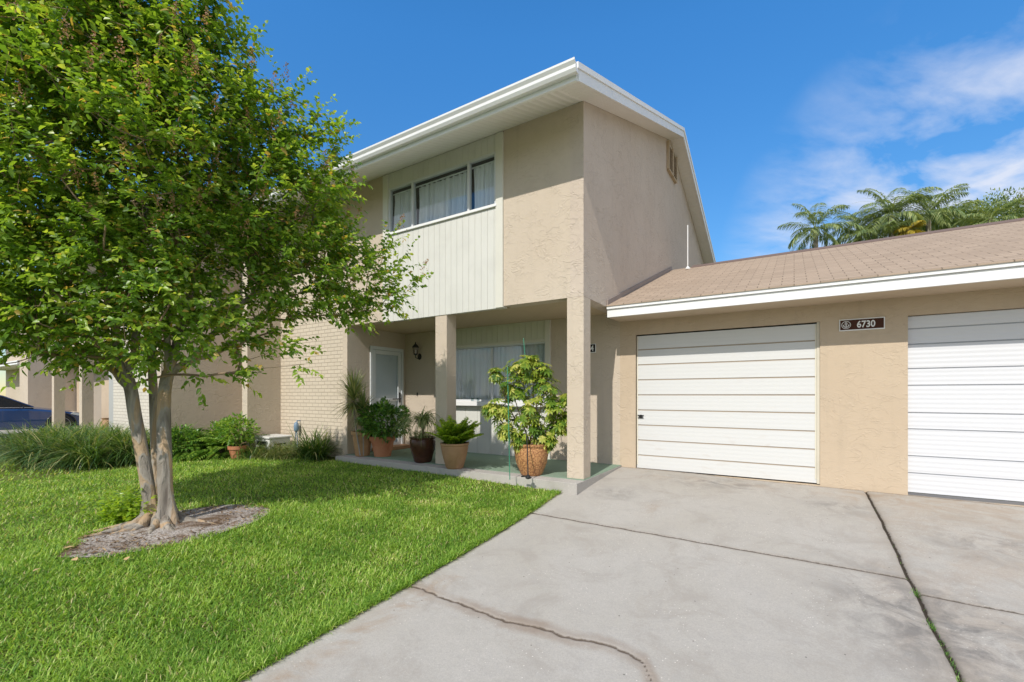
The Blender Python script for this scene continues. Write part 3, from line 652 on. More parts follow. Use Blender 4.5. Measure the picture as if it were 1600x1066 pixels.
text_mesh('4', -2.912, 1.943, YB-.018, .10, .85, LETTER, 'digit', s4, bold=.02)

# ------------------------------------------------------------------ porch things
lc = Vector((-6.91, YB, 2.08))
la = thing('wall_lantern', 'black carriage lantern on the wall right of the white front door', 'lantern', lc)
b = MB(); b.lathe([(.0,0),(.05,0),(.055,.012),(.03,.02),(0,.02)], (0,0,0), 16); b.v = [(lc.x+x, YB-z, lc.z-.10+y*1.3) for x,y,z in b.v]; b.tube([(lc.x,YB-.01,lc.z-.10),(lc.x,YB-.07,lc.z-.14),(lc.x,YB-.13,lc.z-.13),(lc.x,YB-.13,lc.z-.075)], .009, 8); b.obj('bracket', BLACK, la)
c = (lc.x, YB-.13, lc.z-.075)
MB().lathe([(.02,0),(.042,.012),(.046,.02),(.04,.03)], c, 6).obj('base', BLACK, la, angle=30)
b = MB()
for i in range(6):
    a = 2*PI*i/6; b.tube([(c[0]+.040*math.cos(a),c[1]+.040*math.sin(a),c[2]+.03),(c[0]+.064*math.cos(a),c[1]+.064*math.sin(a),c[2]+.17)], .004, 5)
b.obj('cage', BLACK, la); MB().lathe([(.036,.03),(.060,.17)], c, 6).obj('glass', GLASS2, la)
MB().lathe([(.004,.03),(.012,.04),(.014,.10),(.004,.12)], c, 10).obj('bulb', LETTER, la)
MB().lathe([(.074,.165),(.076,.175),(.045,.215),(.02,.24),(.012,.25),(.014,.262),(.005,.285),(.001,.29)], c, 12).obj('cap', BLACK, la)
def glass_cup(x, lab):
    g_ = MB(); g_.lathe([(.022,0),(.026,.004),(.034,.055),(.036,.07),(.032,.07),(.030,.055),(.022,.012)], (x,YB-.10,1.0185), 16)
    tag(g_.obj('glass_cup', m_glass('cup_glass', (.8,.85,.85)), angle=40), lab, 'cup', 'glass cups on the window sill')
glass_cup(wx(738,YB-.1), 'left of the two small clear glass cups on the white window sill'); glass_cup(wx(747,YB-.1), 'right of the two small clear glass cups on the white window sill')
dbx = wx(652.5,YB); db = MB(); db.box(dbx-.012,dbx+.012,YB-.02,YB-.001,1.135,1.20,.003); db.tube([(dbx,YB-.02,1.15),(dbx+.004,YB-.04,1.13),(dbx,YB-.045,1.145)],.004,6)
tag(db.obj('wall_hook', BLACK, fix=False), 'small dark hook on the tan wall below the lantern', 'hook')

def pot(name, label, c, prof, mat, group='plant pots on the patio', soil=None, n=32):
    """c = base centre; prof (r,z)"""
    t = thing(name, label, 'pot', c, group); rt, zt = prof[-1]
    full = prof+[(rt-.022, zt),(rt-.028, zt-.05)]
    MB().lathe(full, c, n).obj('pot_body', mat, t, angle=50); MB().lathe([(.001,zt-.05),(rt-.03,zt-.048)], c, n).obj('soil', SOIL, t)
    return t
def plantobj(parts, name, mat, parent):
    V,T,C = join(parts); return tri_mesh(name, V, T, mat, parent, C)
def rand_on(n, c, r):
    p = rng.normal(size=(n,3)); p = nrm(p)*rng.random((n,1))**(1/3.); return np.array(c)+p*np.array(r)

pa = pt(562,711,8.45); pa.z = -.01
pot('clay_pot', 'tall sandy clay pot behind the thin dracaena stems', pa+Vector((-.02,.08,0)), [(.12,0),(.135,.03),(.175,.36),(.18,.40),(.205,.405),(.21,.47)], CLAYB)
pb = Vector((-6.58,5.86,-.01))
pot('terracotta_pot', 'wide terracotta pot holding the round green shrub by the door', pb, [(.15,0),(.155,.03),(.21,.29),(.235,.295),(.245,.38)], CLAY)
pc = Vector((-5.42,5.72,-.01))
pot('glazed_pot', 'dark brown glazed pot holding the trailing grassy plant', pc, [(.13,0),(.15,.02),(.205,.22),(.225,.36),(.21,.40),(.222,.42),(.222,.435)], CLAYK)
pd = Vector((-4.55,5.52,-.01))
pot('beige_pot', 'beige terracotta pot holding the lime green fern in front of the porch post', pd, [(.125,0),(.14,.02),(.195,.22),(.215,.33),(.213,.36),(.226,.37),(.226,.40)], CLAYBG)
pe = Vector((-3.23,5.66,-.01))
pot('speckled_pot', 'large speckled orange brown pot holding the variegated umbrella plant', pe, [(.14,0),(.16,.02),(.225,.18),(.252,.34),(.245,.41),(.262,.425),(.262,.46)], CLAYH)

# shrub with small dark leaves
def shrub(name, label, base, c, rad, n, L, W, mat, stems=10, cat='shrub', group=None, droop=.2, shell=.55):
    t = thing(name, label, cat, base, group)
    p = rng.normal(size=(n,3)); p = nrm(p); rr = shell+(1-shell)*rng.random((n,1))**.7
    lump = 1+.16*np.sin(p[:,:1]*7+p[:,1:2]*5+1)+.12*np.sin(p[:,2:3]*9+p[:,:1]*6)
    P = np.array(c)+p*rr*lump*np.array(rad)
    d_ = p+rng.normal(size=(n,3))*.6+np.array([0,0,.35]); up_ = rng.normal(size=(n,3))*.5+np.array([0,0,1])
    V,T,C = leaves(P, d_, up_, L*(.7+.6*rng.random(n)), W*(.7+.6*rng.random(n)), droop)
    tri_mesh('foliage', V, T, mat, t, C)
    m = MB()
    for i in range(stems):
        e = Vector(c)+Vector([random.gauss(0,.45)*rad[k] for k in range(3)]); b0 = Vector(base)+Vector((random.uniform(-.04,.04),random.uniform(-.04,.04),.0)); mid = (b0+e)/2+Vector((random.uniform(-.04,.04),random.uniform(-.04,.04),.04))
        m.tube([b0,mid,e], [.009,.007,.003], 5)
    m.obj('stem', BARKD, t, fix=False); return t
shrub('potted_shrub', 'rounded dark green shrub growing in the wide terracotta pot by the door', pb+Vector((0,0,.33)), (pb.x+.02,pb.y,.66), (.47,.40,.34), 2300, .08, .042, L_DARK, group='potted plants on the patio')
# dracaena
t = thing('dracaena', 'thin stemmed dracaena with a spiky pale green head beside the brick wall', 'plant', pa+Vector((0,-.12,-.08)), 'potted plants on the patio')
b0 = Vector(pt(563,712,8.3)); b1 = Vector(pt(568,712,8.3)); h0 = Vector(pt(553,640,8.35)); h1 = Vector(pt(567,648,8.35))
m = MB(); m.tube([b0,(b0+h0)/2+Vector((-.02,0,0)),h0,h0+Vector((-.01,0,.16))], .014, 7); m.tube([b1,(b1+h1)/2,h1,h1+Vector((.01,0,.08))], .010, 7); m.obj('stem', m_clay('grey_stem', (.30,.26,.22),(.38,.33,.28)), t, fix=False)
parts = []
for hh, n_, L_ in ((h0+Vector((0,0,.22)), 260, .50), (h1+Vector((0,0,.10)), 130, .40)):
    zo = rng.random(n_); bs = np.array(hh)[None]+np.stack([rng.normal(size=n_)*.01,rng.normal(size=n_)*.01,(zo-.6)*.22],1)
    parts.append(blades(bs, rng.random(n_)*6.28, L_*(.65+.5*rng.random(n_)), .024, R(-32)+R(118)*zo, R(8)+R(28)*rng.random(n_), 4))
plantobj(parts, 'foliage', L_DRAC, t)
# trailing grassy plant
t = thing('ponytail_plant', 'spiky plant with long thin trailing leaves growing in the dark glazed pot', 'plant', pc+Vector((0,0,.39)), 'potted plants on the patio')
n_ = 260; hh = np.array(pc)+np.array([0,0,.62])
bs = hh+np.stack([rng.normal(size=n_)*.02,rng.normal(size=n_)*.02,rng.normal(size=n_)*.03],1)
parts = [blades(bs, rng.random(n_)*6.28, .42+.38*rng.random(n_), .014, R(85)-R(40)*rng.random(n_), R(120)+R(45)*rng.random(n_), 7)]
n_ = 90; bs = np.array(pc)+np.stack([rng.normal(size=n_)*.10,rng.normal(size=n_)*.10,np.full(n_,.40)],1)
parts.append(blades(bs, rng.random(n_)*6.28, .25+.3*rng.random(n_), .010, R(70), R(130), 6))
plantobj(parts, 'foliage', L_DRAC, t); MB().lathe([(.06,.38),(.05,.44),(.02,.55),(.018,.63)], pc, 10).obj('stem', BARKD, t, True)
# lime fern (upright ruffled fronds)
t = thing('potted_fern', 'lime green broad leaved fern spilling over the beige pot', 'fern', pd+Vector((0,0,.36)), 'potted plants on the patio')
parts = []
for i in range(80):
    az = random.random()*6.28; el0 = R(random.uniform(40,90)); L_ = random.uniform(.32,.50); hb = np.array(pd)+np.array([random.gauss(0,.05),random.gauss(0,.05),.37])
    n_ = 22; tt = np.linspace(.12,1,n_); el = el0-R(38)*tt; st_ = L_/n_
    P = hb+np.cumsum(np.stack([np.cos(az)*np.cos(el),np.sin(az)*np.cos(el),np.sin(el)],1)*st_,0)
    for sgn in (-1,1):
        sd = np.stack([-np.sin(az)*np.ones(n_),np.cos(az)*np.ones(n_),.15*np.ones(n_)],1)*sgn+np.stack([np.cos(az)*np.cos(el),np.sin(az)*np.cos(el),np.sin(el)],1)*.5
        parts.append(leaves(P, sd, np.tile([0,0,1.],(n_,1))+rng.normal(size=(n_,3))*.25, .070*np.sin(np.clip(tt*2.2+.6,0,3.0))+.02, .050, .2, .2, np.clip(.5+.4*tt+rng.normal(size=n_)*.2,0,1)))
plantobj(parts, 'foliage', L_LIME, t)
# variegated umbrella plant
t = thing('umbrella_plant', 'tall variegated yellow green umbrella plant in the speckled pot by the corner post', 'plant', pe+Vector((0,0,.40)), 'potted plants on the patio')
cl = [((815,575),.30),((847,580),.20),((775,585),.13),((800,610),.30),((850,605),.30),((780,640),.24),((825,640),.35),((862,640),.27),((884,625),.13),((795,670),.24),((840,672),.32),((872,665),.22),((884,655),.14),((815,690),.16),((765,640),.1),((833,565),.12),((858,690),.14)]
parts = []; m = MB(); wh = 0
for (u_,v_),rr in cl:
    c_ = pt(u_,v_,6.42); c_ = Vector((c_.x, c_.y, c_.z)); nw = int(16+rr*125)
    root = pe+Vector((random.uniform(-.06,.06),random.uniform(-.06,.06),.40)); m.tube([root,(root*.5+c_*.5)+Vector((0,0,-.03)),c_], [.012,.009,.005], 6)
    for i in range(nw):
        o_ = Vector([random.gauss(0,1) for _ in range(3)]).normalized()*rr*random.random()**.45*.75; o_.y *= 1.1
        q = c_+o_; ax = (o_.normalized()*.8+Vector((0,-.15,.9))).normalized()
        if random.random() < .4: m.tube([c_,q], [.004,.002], 4, False)
        n_ = random.choice([7,8,8,9]); e1 = ax.orthogonal().normalized(); e2 = ax.cross(e1); a_ = np.arange(n_)/n_*6.28+random.random()*6
        D = np.array([list(e1*math.cos(x)+e2*math.sin(x)+ax*.12) for x in a_])
        tn = np.clip(rng.normal(size=n_)*.15+random.choice([.2,.45,.6,.8,.85]),0,1)
        parts.append(leaves(np.tile(np.array(q),(n_,1)), D, np.tile(np.array(ax),(n_,1)), random.uniform(.065,.10), random.uniform(.028,.038), .25, .12, tn, .75))
plantobj(parts, 'foliage', L_YEL, t); m.obj('stem', BARKD, t, fix=False)
for (u0_,v0_,d0_),(u1_,v1_,d1_),lab in (((796.5,744,6.15),(793,575,6.25),'green plant stake standing in the grass edge left of the speckled pot'),((828,640,6.5),(818,530,6.6),'green plant stake rising above the umbrella plant')):
    a = Vector(pt(u0_,v0_,d0_)); b = Vector(pt(u1_,v1_,d1_)); mm = MB(); mm.tube([a-(b-a).normalized()*.05,b], .006, 8); mm.tube([b,b+(b-a).normalized()*.015],[.008,.003],8)
    tag(mm.obj('plant_stake', STAKE, fix=False), lab, 'stake', 'green plant stakes')
a = Vector(pt(825,748,6.05)); mm = MB(); mm.lathe([(.03,0),(.035,.01),(.03,.04),(.012,.055)], a, 12); mm.tube([a+Vector((-.10,0,.02)),a+Vector((-.04,-.01,.03)),a,a+Vector((.05,0,.02))],.012,8); mm.tube([a+Vector((0,0,.04)),Vector(pt(824,700,6.15)),Vector(pt(822,672,6.2))], .008, 7)
tag(mm.obj('solar_light', BLACK, fix=False), 'small black garden light stake fallen against the front of the speckled pot', 'garden light')

# ------------------------------------------------------------------ border plants by the house
def strap(name, label, c, n, L, W, mat, e0=(55,88), bend=(40,120), spread=.08, cat='plant', seg=5, kind=None, group=None):
    bs = np.array(c)+np.stack([rng.normal(size=n)*spread,rng.normal(size=n)*spread,np.zeros(n)],1)
    V,T,C = blades(bs, rng.random(n)*6.28, L*(.55+.6*rng.random(n)), W, R(e0[0])+R(e0[1]-e0[0])*rng.random(n), R(bend[0])+R(bend[1]-bend[0])*rng.random(n), seg)
    o = tri_mesh(name, V, T, mat, None, C); return tag(o, label, cat, group)
strap('strap_leaf_plant', 'dark strappy clump growing against the brick wall left of the dracaena', (-7.95,5.35,-.1), 420, .76, .026, L_LIRI, (40,88),(30,120),.10)
strap('pale_grass_clump', 'pale dry tuft of low grass in front of the white box', (-8.55,5.2,-.1), 620, .50, .015, L_PALE, (25,85),(40,120),.17)
strap('pale_grass_clump', 'yellowish low grass tuft under the blue grey hose timer', (-8.95,5.1,-.1), 560, .45, .015, L_PALE, (25,85),(40,120),.17)
strap('grass_clump', 'low green grass tuft right of the small terracotta pot', (-9.15,4.9,-.1), 460, .44, .015, L_LIRI, (25,85),(40,120),.16)
# spreading border grass mass
parts = []
for i in range(150):
    x = random.uniform(-14.2,-10.7); lo_ = 2.25+.25*random.random(); y = random.uniform(lo_, 3.75) if x < -11.4 else random.uniform(2.7,4.5)
    n_ = 120; bs = np.array([x,y,float(lawn_z(x,y))])+np.stack([rng.normal(size=n_)*.06,rng.normal(size=n_)*.06,np.zeros(n_)],1)
    parts.append(blades(bs, rng.random(n_)*6.28, 1.08*(.55+.5*rng.random(n_)), .020, R(52)+R(36)*rng.random(n_), R(60)+R(80)*rng.random(n_), 6))
V,T,C = join(parts); struct(tri_mesh('border_grass', V, T, L_LIRI, None, C), 'stuff')['label'] = 'dense dark green arching border grass in front of the neighbouring house'
# fern-like clumps
def fern(label, c, nf, L0, seed, mat=L_FERN):
    r = random.Random(seed); parts = []
    t = thing('fern_plant', label, 'fern', c, 'ferns beside the wing wall')
    for i in range(nf):
        az = r.random()*6.28; el0 = R(r.uniform(35,85)); L_ = L0*r.uniform(.6,1.1); n_ = 20; tt = np.linspace(.05,1,n_); el = el0-R(75)*tt
        dr = np.stack([np.cos(az)*np.cos(el),np.sin(az)*np.cos(el),np.sin(el)],1); P = np.array(c)+np.cumsum(dr*L_/n_,0)
        for sgn in (-1,1):
            sd = np.tile([-math.sin(az)*sgn,math.cos(az)*sgn,.1],(n_,1))+dr*.6
            parts.append(leaves(P, sd, np.tile([0,0,1.],(n_,1)), .13*np.sin(np.clip(tt*2.7+.3,0,3.05))+.01, .034, .3, .15))
    plantobj(parts, 'frond', mat, t); return t
for i,(x,y,lab) in enumerate(((-10.45,4.3,'leafy fern right beside the tree trunk in the border'),(-10.1,4.55,'middle fern in the border left of the fallen black pot'),(-9.95,4.75,'tallest fern in the border before the shaded side wall'),(-10.7,4.6,'fern half hidden in the border grass behind the trunk'))):
    fern(lab, (x,y,-.12), 44 if i!=2 else 52, .85 if i!=2 else 1.0, 40+i)
shrub('leafy_shrub', 'bushy light green shrub between the ferns and the small terracotta pot', (-10.15,4.75,-.12), (-10.1,4.75,.25), (.34,.3,.34), 1100, .10, .04, L_FERN)
shrub('leafy_shrub', 'low dark leafy shrub just right of the tree trunk in the border', (-10.5,4.15,-.15), (-10.45,4.1,.18), (.42,.34,.30), 1300, .09, .04, L_DARK)
pf = Vector((-9.35,4.62,-.13))
pot('small_terracotta_pot', 'small orange terracotta pot at the edge of the lawn near the white box', pf, [(.10,0),(.105,.02),(.145,.20),(.165,.205),(.17,.27)], CLAY, None)
shrub('potted_shrub', 'loose light green shrub growing in the small terracotta pot', pf+Vector((0,0,.22)), (pf.x-.1,pf.y+.05,.42), (.34,.3,.3), 850, .085, .036, L_FERN)
pk = Vector((-9.78,4.62,-.02)); mm = MB(); mm.lathe([(.09,0),(.13,.22),(.14,.22),(.14,.25),(.125,.25),(.12,.05)], (0,0,0), 20)
mm.v = [(pk.x+x*.9+z*.35, pk.y-z*.9, pk.z+y+x*.1) for x,y,z in mm.v]
tag(mm.obj('fallen_pot', BLACK, angle=40), 'black plastic nursery pot tipped on its side beside the small terracotta pot', 'pot')
# white vented box
bx = thing('utility_box', 'low white plastic box with dark vent slots at the foot of the brick wall', 'box', (-9.2,5.25,-.1))
MB().box(-9.52,-8.98,5.05,5.5,-.10,.25,.01).obj('box_body', PLASTIC_W, bx); MB().box(-9.55,-8.95,5.02,5.53,.252,.30,.012).obj('lid', PLASTIC_W, bx)
s = MB(); s.box(-9.42,-9.10,5.043,5.049,.10,.19); s.obj('vent_slot', DARK, bx); s = MB(); s.box(-8.979,-8.974,5.15,5.40,.12,.15); s.obj('vent_slot', DARK, bx)
s = MB(); s.box(-9.45,-9.07,5.030,5.042,.195,.215); s.box(-9.45,-9.07,5.030,5.042,.075,.095); s.obj('slot_frame', PLASTIC_W, bx)
ht = thing('hose_timer', 'blue grey oval hose timer on two pipes against the brick wall', 'hose timer', (-8.93,5.6,0))
mm = MB(); mm.lathe([(.0,0),(.035,.01),(.05,.05),(.052,.13),(.04,.19),(.02,.21),(0,.21)], (-8.93,5.60,.36), 16); mm.obj('timer_body', PLASTIC_B, ht, True)
mm = MB(); mm.tube([(-8.965,5.6,-.1),(-8.97,5.6,.2),(-8.945,5.6,.38)], .01, 7); mm.tube([(-8.90,5.6,-.1),(-8.89,5.6,.2),(-8.915,5.6,.38)], .01, 7); mm.tube([(-8.93,5.6,.55),(-8.93,5.62,.60),(-8.93,5.69,.60)],.012,7); mm.obj('pipe', PLASTIC_B, ht, fix=False)

# ------------------------------------------------------------------ neighbouring house on the left
nb = thing('neighbour_house', 'neighbouring two storey house with white brick front stepped forward behind the tree', 'house', (-14,4.05,0))
YN = 4.05
MB().box(-14.0, XN-.18, YN, YN+.2, -.4, 4.95).obj('brick_wall', BRICK_W, nb)
MB().box(XN-.18, XN, YN, YF, -.4, 4.95).obj('side_wall', STUC_S, nb)
MB().box(-19.0, -14.0, YN, YN+.2, 2.5, 4.95).obj('wall', STUC, nb)
MB().box(-19.0, -14.0, YN+.2, 5.6, 2.5, 2.6).obj('porch_ceiling', STUC_C, nb)
MB().box(-14.3, -14.0, YN+.001, 5.6, -.4, 2.499).obj('porch_side_wall', m_paint('pale_grey_trim', (.42,.42,.40)), nb)
MB().box(-19.0, -14.3, 5.6, 5.8, -.4, 2.5).obj('wall', STUC, nb)
MB().prism([(5.6,-.3),(14.3,-.3),(14.3,4.95),(9.2,6.9),(YN+.2,4.97),(YN+.2,2.6),(5.6,2.6)], -19.0, -18.8, 'x').obj('wall', STUC, nb)
for x0 in (-16.5,-19.0): MB().box(x0, x0+.22, YN, YN+.24, -.35, 2.5).obj('post', STUC, nb)
MB().prism([(3.26,4.86),(9.2,7.08),(15.1,4.86),(15.1,5.03),(9.2,7.25),(3.26,5.03)], -19.3, XN+.25, 'x').obj('roof', SHING, nb)
MB().box(-19.3, XN+.25, 3.20, 3.255, 4.84, 5.04).obj('fascia', WHITE, nb)
MB().prism([(YN+.2,4.9),(YN+.2,4.97+.19),(9.2,7.05),(14.3,5.1),(14.3,4.9)], XN-.18, XN-.01, 'x').obj('gable_wall', STUC, nb)
# garage between, and the next house
g3 = thing('neighbour_garage', 'low tan garage beyond the blue car', 'garage', (-22,6.4,0))
MB().wall('y', 6.4, 6.6, -26.4, -19.0, -.35, 2.4, [(-25.8,-23.4,-.3,2.0),(-22.3,-19.9,-.3,2.0)]).obj('wall', STUC_G, g3)
for a in (-25.8,-22.3): MB().box(a,a+2.4,6.46,6.5,-.3,2.0).obj('garage_door', m_paint('beige_garage_door', (.40,.34,.27)), g3)
MB().prism([(5.7,2.35),(10,3.9),(10,4.0),(5.7,2.5)], -26.4, -19.3, 'x').obj('roof', SHING, g3)
nh = thing('far_house', 'farthest tan house at the left edge with a lit corner behind the blue car', 'house', (-27,4.95,0))
MB().prism([(4.95,-.35),(15.2,-.35),(15.2,5.1),(10.1,7.0),(4.95,5.1)], -26.7, -26.5, 'x').obj('gable_wall', STUC, nh)
MB().wall('y', 4.95, 5.15, -27.8, -26.7, -.35, 5.1).obj('wall', STUC, nh)
MB().wall('y', 5.9, 6.1, -36, -27.8, -.35, 5.1).obj('wall', STUC, nh)
MB().box(-29.4,-28.4,5.84,5.899,-.3,1.9).obj('door', DOORM, nh)
MB().prism([(4.1,4.8),(10.1,7.05),(16,4.8),(16,5.0),(10.1,7.25),(4.1,5.0)], -36, -26.2, 'x').obj('roof', SHING, nh)
MB().box(-36,-27.9,4.9,5.9,2.45,2.62).obj('porch_roof', WHITE, nh)
np_ = pt(159,655,15.0); np_.z = -.3
pot('neighbour_pot', 'round clay pot by the porch of the neighbouring house', Vector((-15.0,4.25,.15)), [(.10,0),(.17,.14),(.18,.26),(.13,.36),(.15,.40)], CLAYBG, None)
MB().box(-19.0,-14.3,YN+.25,5.59,-.35,.0).obj('neighbour_patio', CONC2)['kind'] = 'structure'

# ------------------------------------------------------------------ blue car
cx, cy0, cz = -22.95, 5.72, -.24      # centre line X, nose Y, ground Z
car = thing('blue_car', 'dark blue sedan parked on the neighbouring driveway', 'car', (cx,3.4,cz))
st = [(0,.62,.30,.60,.62),(.10,.80,.24,.66,.70),(.35,.88,.22,.74,.79),(.75,.91,.22,.80,.86),(1.25,.92,.22,.88,.945),(1.6,.92,.22,.92,.985),(2.4,.92,.22,.94,.97),(3.4,.92,.22,.95,.98),(4.0,.90,.24,.97,1.03),(4.45,.86,.28,.94,1.03),(4.7,.74,.34,.85,.93)]
rows = []
for y,w_,zl,zb2,zt in st:
    h = [(-w_*.90,zl),(-w_*.985,zl+.10),(-w_,.55),(-w_*.985,zb2*.93),(-w_*.93,zb2),(-w_*.55,zt),(0,zt+.015)]
    h = h+[(-a,b) for a,b in h[-2::-1]]; rows.append([(cx+a, cy0-y, cz+b) for a,b in h])
mb = MB(); n = len(rows[0]); vs = sum(rows, []); fs = []
for i in range(len(rows)-1):
    for k_ in range(n): fs.append((i*n+k_, i*n+(k_+1)%n, (i+1)*n+(k_+1)%n, (i+1)*n+k_))
fs += [tuple(range(n)), tuple(range((len(rows)-1)*n, len(rows)*n))[::-1]]
mb.add(vs, fs); body = mb.obj('body', CARP, car, smooth=True, angle=35)
gh = [(1.45,.84,.94,.96),(2.15,.70,.95,1.36),(2.6,.66,.96,1.42),(3.2,.66,.97,1.41),(3.8,.70,.98,1.30),(4.35,.78,.99,1.02)]
rows = []
for y,w_,zl,zt in gh:
    wb = .86; rows.append([(cx+a, cy0-y, cz+b) for a,b in [(-wb,zl-.02),(-w_*.98,zt-.05*(zt-zl)),(-w_*.8,zt),(w_*.8,zt),(w_*.98,zt-.05*(zt-zl)),(wb,zl-.02)]])
mb = MB(); n = 6; vs = sum(rows, []); fs = []
for i in range(len(rows)-1):
    for k_ in range(n): fs.append((i*n+k_, i*n+(k_+1)%n, (i+1)*n+(k_+1)%n, (i+1)*n+k_))
mb.add(vs, fs); mb.obj('windows', CARG, car, angle=30)
rf = MB()
for i in range(1,4):
    a, b = rows[i], rows[i+1]; q = [Vector(a[2]),Vector(a[3]),Vector(b[3]),Vector(b[2])]; u_ = Vector((0,0,.015)); o_ = [x+u_ for x in q]; rf.add([*[x-u_ for x in q],*o_], [(4,5,6,7),(0,3,2,1),(0,1,5,4),(1,2,6,5),(2,3,7,6),(3,0,4,7)])
for sx in (0,5):
    s_ = 1 if sx else -1; pts_ = [Vector(rows[i][4 if sx else 1])+Vector((.008*s_,0,.01)) for i in range(6)]; rf.tube(pts_, .022, 6)
rf.obj('roof', CARP, car, smooth=True, angle=40)
tr_ = MB(); tr_.tube([(cx+.87,cy0-1.45,cz+.955),(cx+.868,cy0-2.4,cz+.965),(cx+.868,cy0-3.6,cz+.975),(cx+.86,cy0-4.3,cz+.99)], .010, 6); tr_.obj('chrome_strip', CHROME, car, fix=False)
mr = MB(); mr.lathe([(.0,-.11),(.05,-.10),(.075,-.03),(.075,.05),(.05,.09),(0,.10)], (0,0,0), 12); mr.v = [(cx+1.0+x*.8+z*.6, cy0-1.75+x*0-y*.7, cz+1.0+y) for x,y,z in mr.v]; mr.obj('mirror', CARP, car, True)
for yy in (.78, 3.7):
    for sx in (1,-1):
        wb = MB(); wb.lathe([(.20,-.11),(.33,-.11),(.345,-.08),(.345,.08),(.33,.11),(.20,.11)], (0,0,0), 28); wb.v = [(cx+sx*.83+z, cy0-yy+x, cz+.345+y) for x,y,z in wb.v]; wh_ = wb.obj('wheel', RUB, car, angle=40)
        rm = MB(); rm.lathe([(.0,.06),(.05,.10),(.06,.08),(.21,.095),(.235,.115),(.24,.10)], (0,0,0), 28)
        rm.v = [(cx+sx*(.83+z*1.02), cy0-yy+x, cz+.345+y) for x,y,z in rm.v]; rm.obj('rim', Mat('rim_silver',(.40,.41,.43),.3,.5,.9).m, wh_, fix=False)
        sp_ = MB()
        for q in range(5):
            a = q*2*PI/5+.3; xo = cx+sx*(.83+.103); sp_.tube([(xo,cy0-yy+.17*math.cos(a),cz+.345+.17*math.sin(a)),(xo,cy0-yy+.07*math.cos(a),cz+.345+.07*math.sin(a))], [.028,.02], 6)
        sp_.obj('rim_hole', DARK, wh_, fix=False)
    for sx in (1,-1):
        ar = MB(); pts_ = [(cx+sx*.918, cy0-yy+.385*math.cos(a), cz+.345+.385*math.sin(a)) for a in np.linspace(-.25,PI+.25,20)]; ar.tube(pts_, .022, 6); ar.obj('wheel_arch', BLACK, car, fix=False)
hl = MB(); hl.prism([(cy0-.55,cz+.70),(cy0-.20,cz+.60),(cy0-.16,cz+.66),(cy0-.45,cz+.76)], cx+.86, cx+.905, 'x'); hl.obj('headlight', Mat('headlight_glass',(.6,.65,.7),.1,.6).m, car, fix=False)

# ------------------------------------------------------------------ crape myrtle
TB = pt(250,815,4.7); TB.z = float(lawn_z(TB.x,TB.y))
tree = thing('crape_myrtle_tree', 'crape myrtle with smooth grey trunks and a dense green crown on the lawn', 'tree', TB)
right = Vector((CS,SN,0)); fwd = Vector((-SN,CS,0))
lobes = [((235,250,4.45),1.30),((140,80,4.25),1.05),((40,250,4.30),1.15),((-60,120,4.25),1.0),((230,60,4.30),.85),((300,170,4.45),.88),((415,230,4.55),.50),((470,175,4.50),.28),((490,255,4.60),.32),((430,330,4.85),.80),((330,420,4.75),.90),((480,420,5.0),.62),((555,425,5.15),.50),((605,450,5.2),.33),((585,405,5.2),.34),((540,470,5.1),.25),((120,430,4.4),.90),((30,440,4.3),.90),((-60,420,4.4),.85),((220,470,4.3),.65),((290,60,4.3),.65),((260,-40,4.2),.8),((60,-30,4.1),1.1),((340,80,4.35),.32),((400,125,4.4),.26),((515,205,4.5),.24),((500,300,4.6),.28),((400,520,4.7),.22),((475,582,4.6),.11),((415,572,4.6),.12),((445,592,4.62),.09),((340,588,4.6),.13),((375,575,4.6),.12),((500,590,4.6),.07),((445,545,4.7),.14),((450,470,4.9),.35)]
LC = np.array([list(pt(*c)) for c,_ in lobes]); LR = np.array([r for _,r in lobes])
def in_crown(P, k=1.0):
    d = np.linalg.norm((P[:,None]-LC[None])*np.array([1,1,1.0]), axis=2)/(LR*k)
    return d.min(1)
def proj(P):
    x = P[:,0]*CS+P[:,1]*SN; y = -P[:,0]*SN+P[:,1]*CS; return U0+F*x/y, HZ-F*(P[:,2]-CZ)/y, y
def ok(P):
    m = in_crown(P) < 1
    u,v,_ = proj(P); lim = np.interp(u, [-400,0,100,330,360,440,505,525,640,700],[585,588,590,600,605,612,604,515,490,480]); m &= v < lim
    t = YF-P[:,1]; zw = P[:,2]-.9*t; xw = P[:,0]-.1*t
    bad = ((xw > -7.3) & (zw > 1.45)) | ((xw <= -7.3) & (xw > -9.6) & (zw > .2) & (zw < 2.3)) 
    return m & ~bad
NA = 3400; anc = []; 
while len(anc) < NA:
    i = rng.choice(len(LR), 4000, p=np.maximum(LR**2.6,.006)/np.maximum(LR**2.6,.006).sum()); p = nrm(rng.normal(size=(4000,3)))*(rng.random((4000,1))**.45)*LR[i][:,None]+LC[i]
    p = p[ok(p)]; f_ = in_crown(p); p = p[(f_ > .5) | (rng.random(len(p)) < .35)]
    uu,vv,_ = proj(p); p = p[(vv < np.interp(uu,[300,330,360],[999,570,545])) | (rng.random(len(p)) < .75)]
    for q in p:
        anc.append(q)
anc = np.array(anc[:NA])
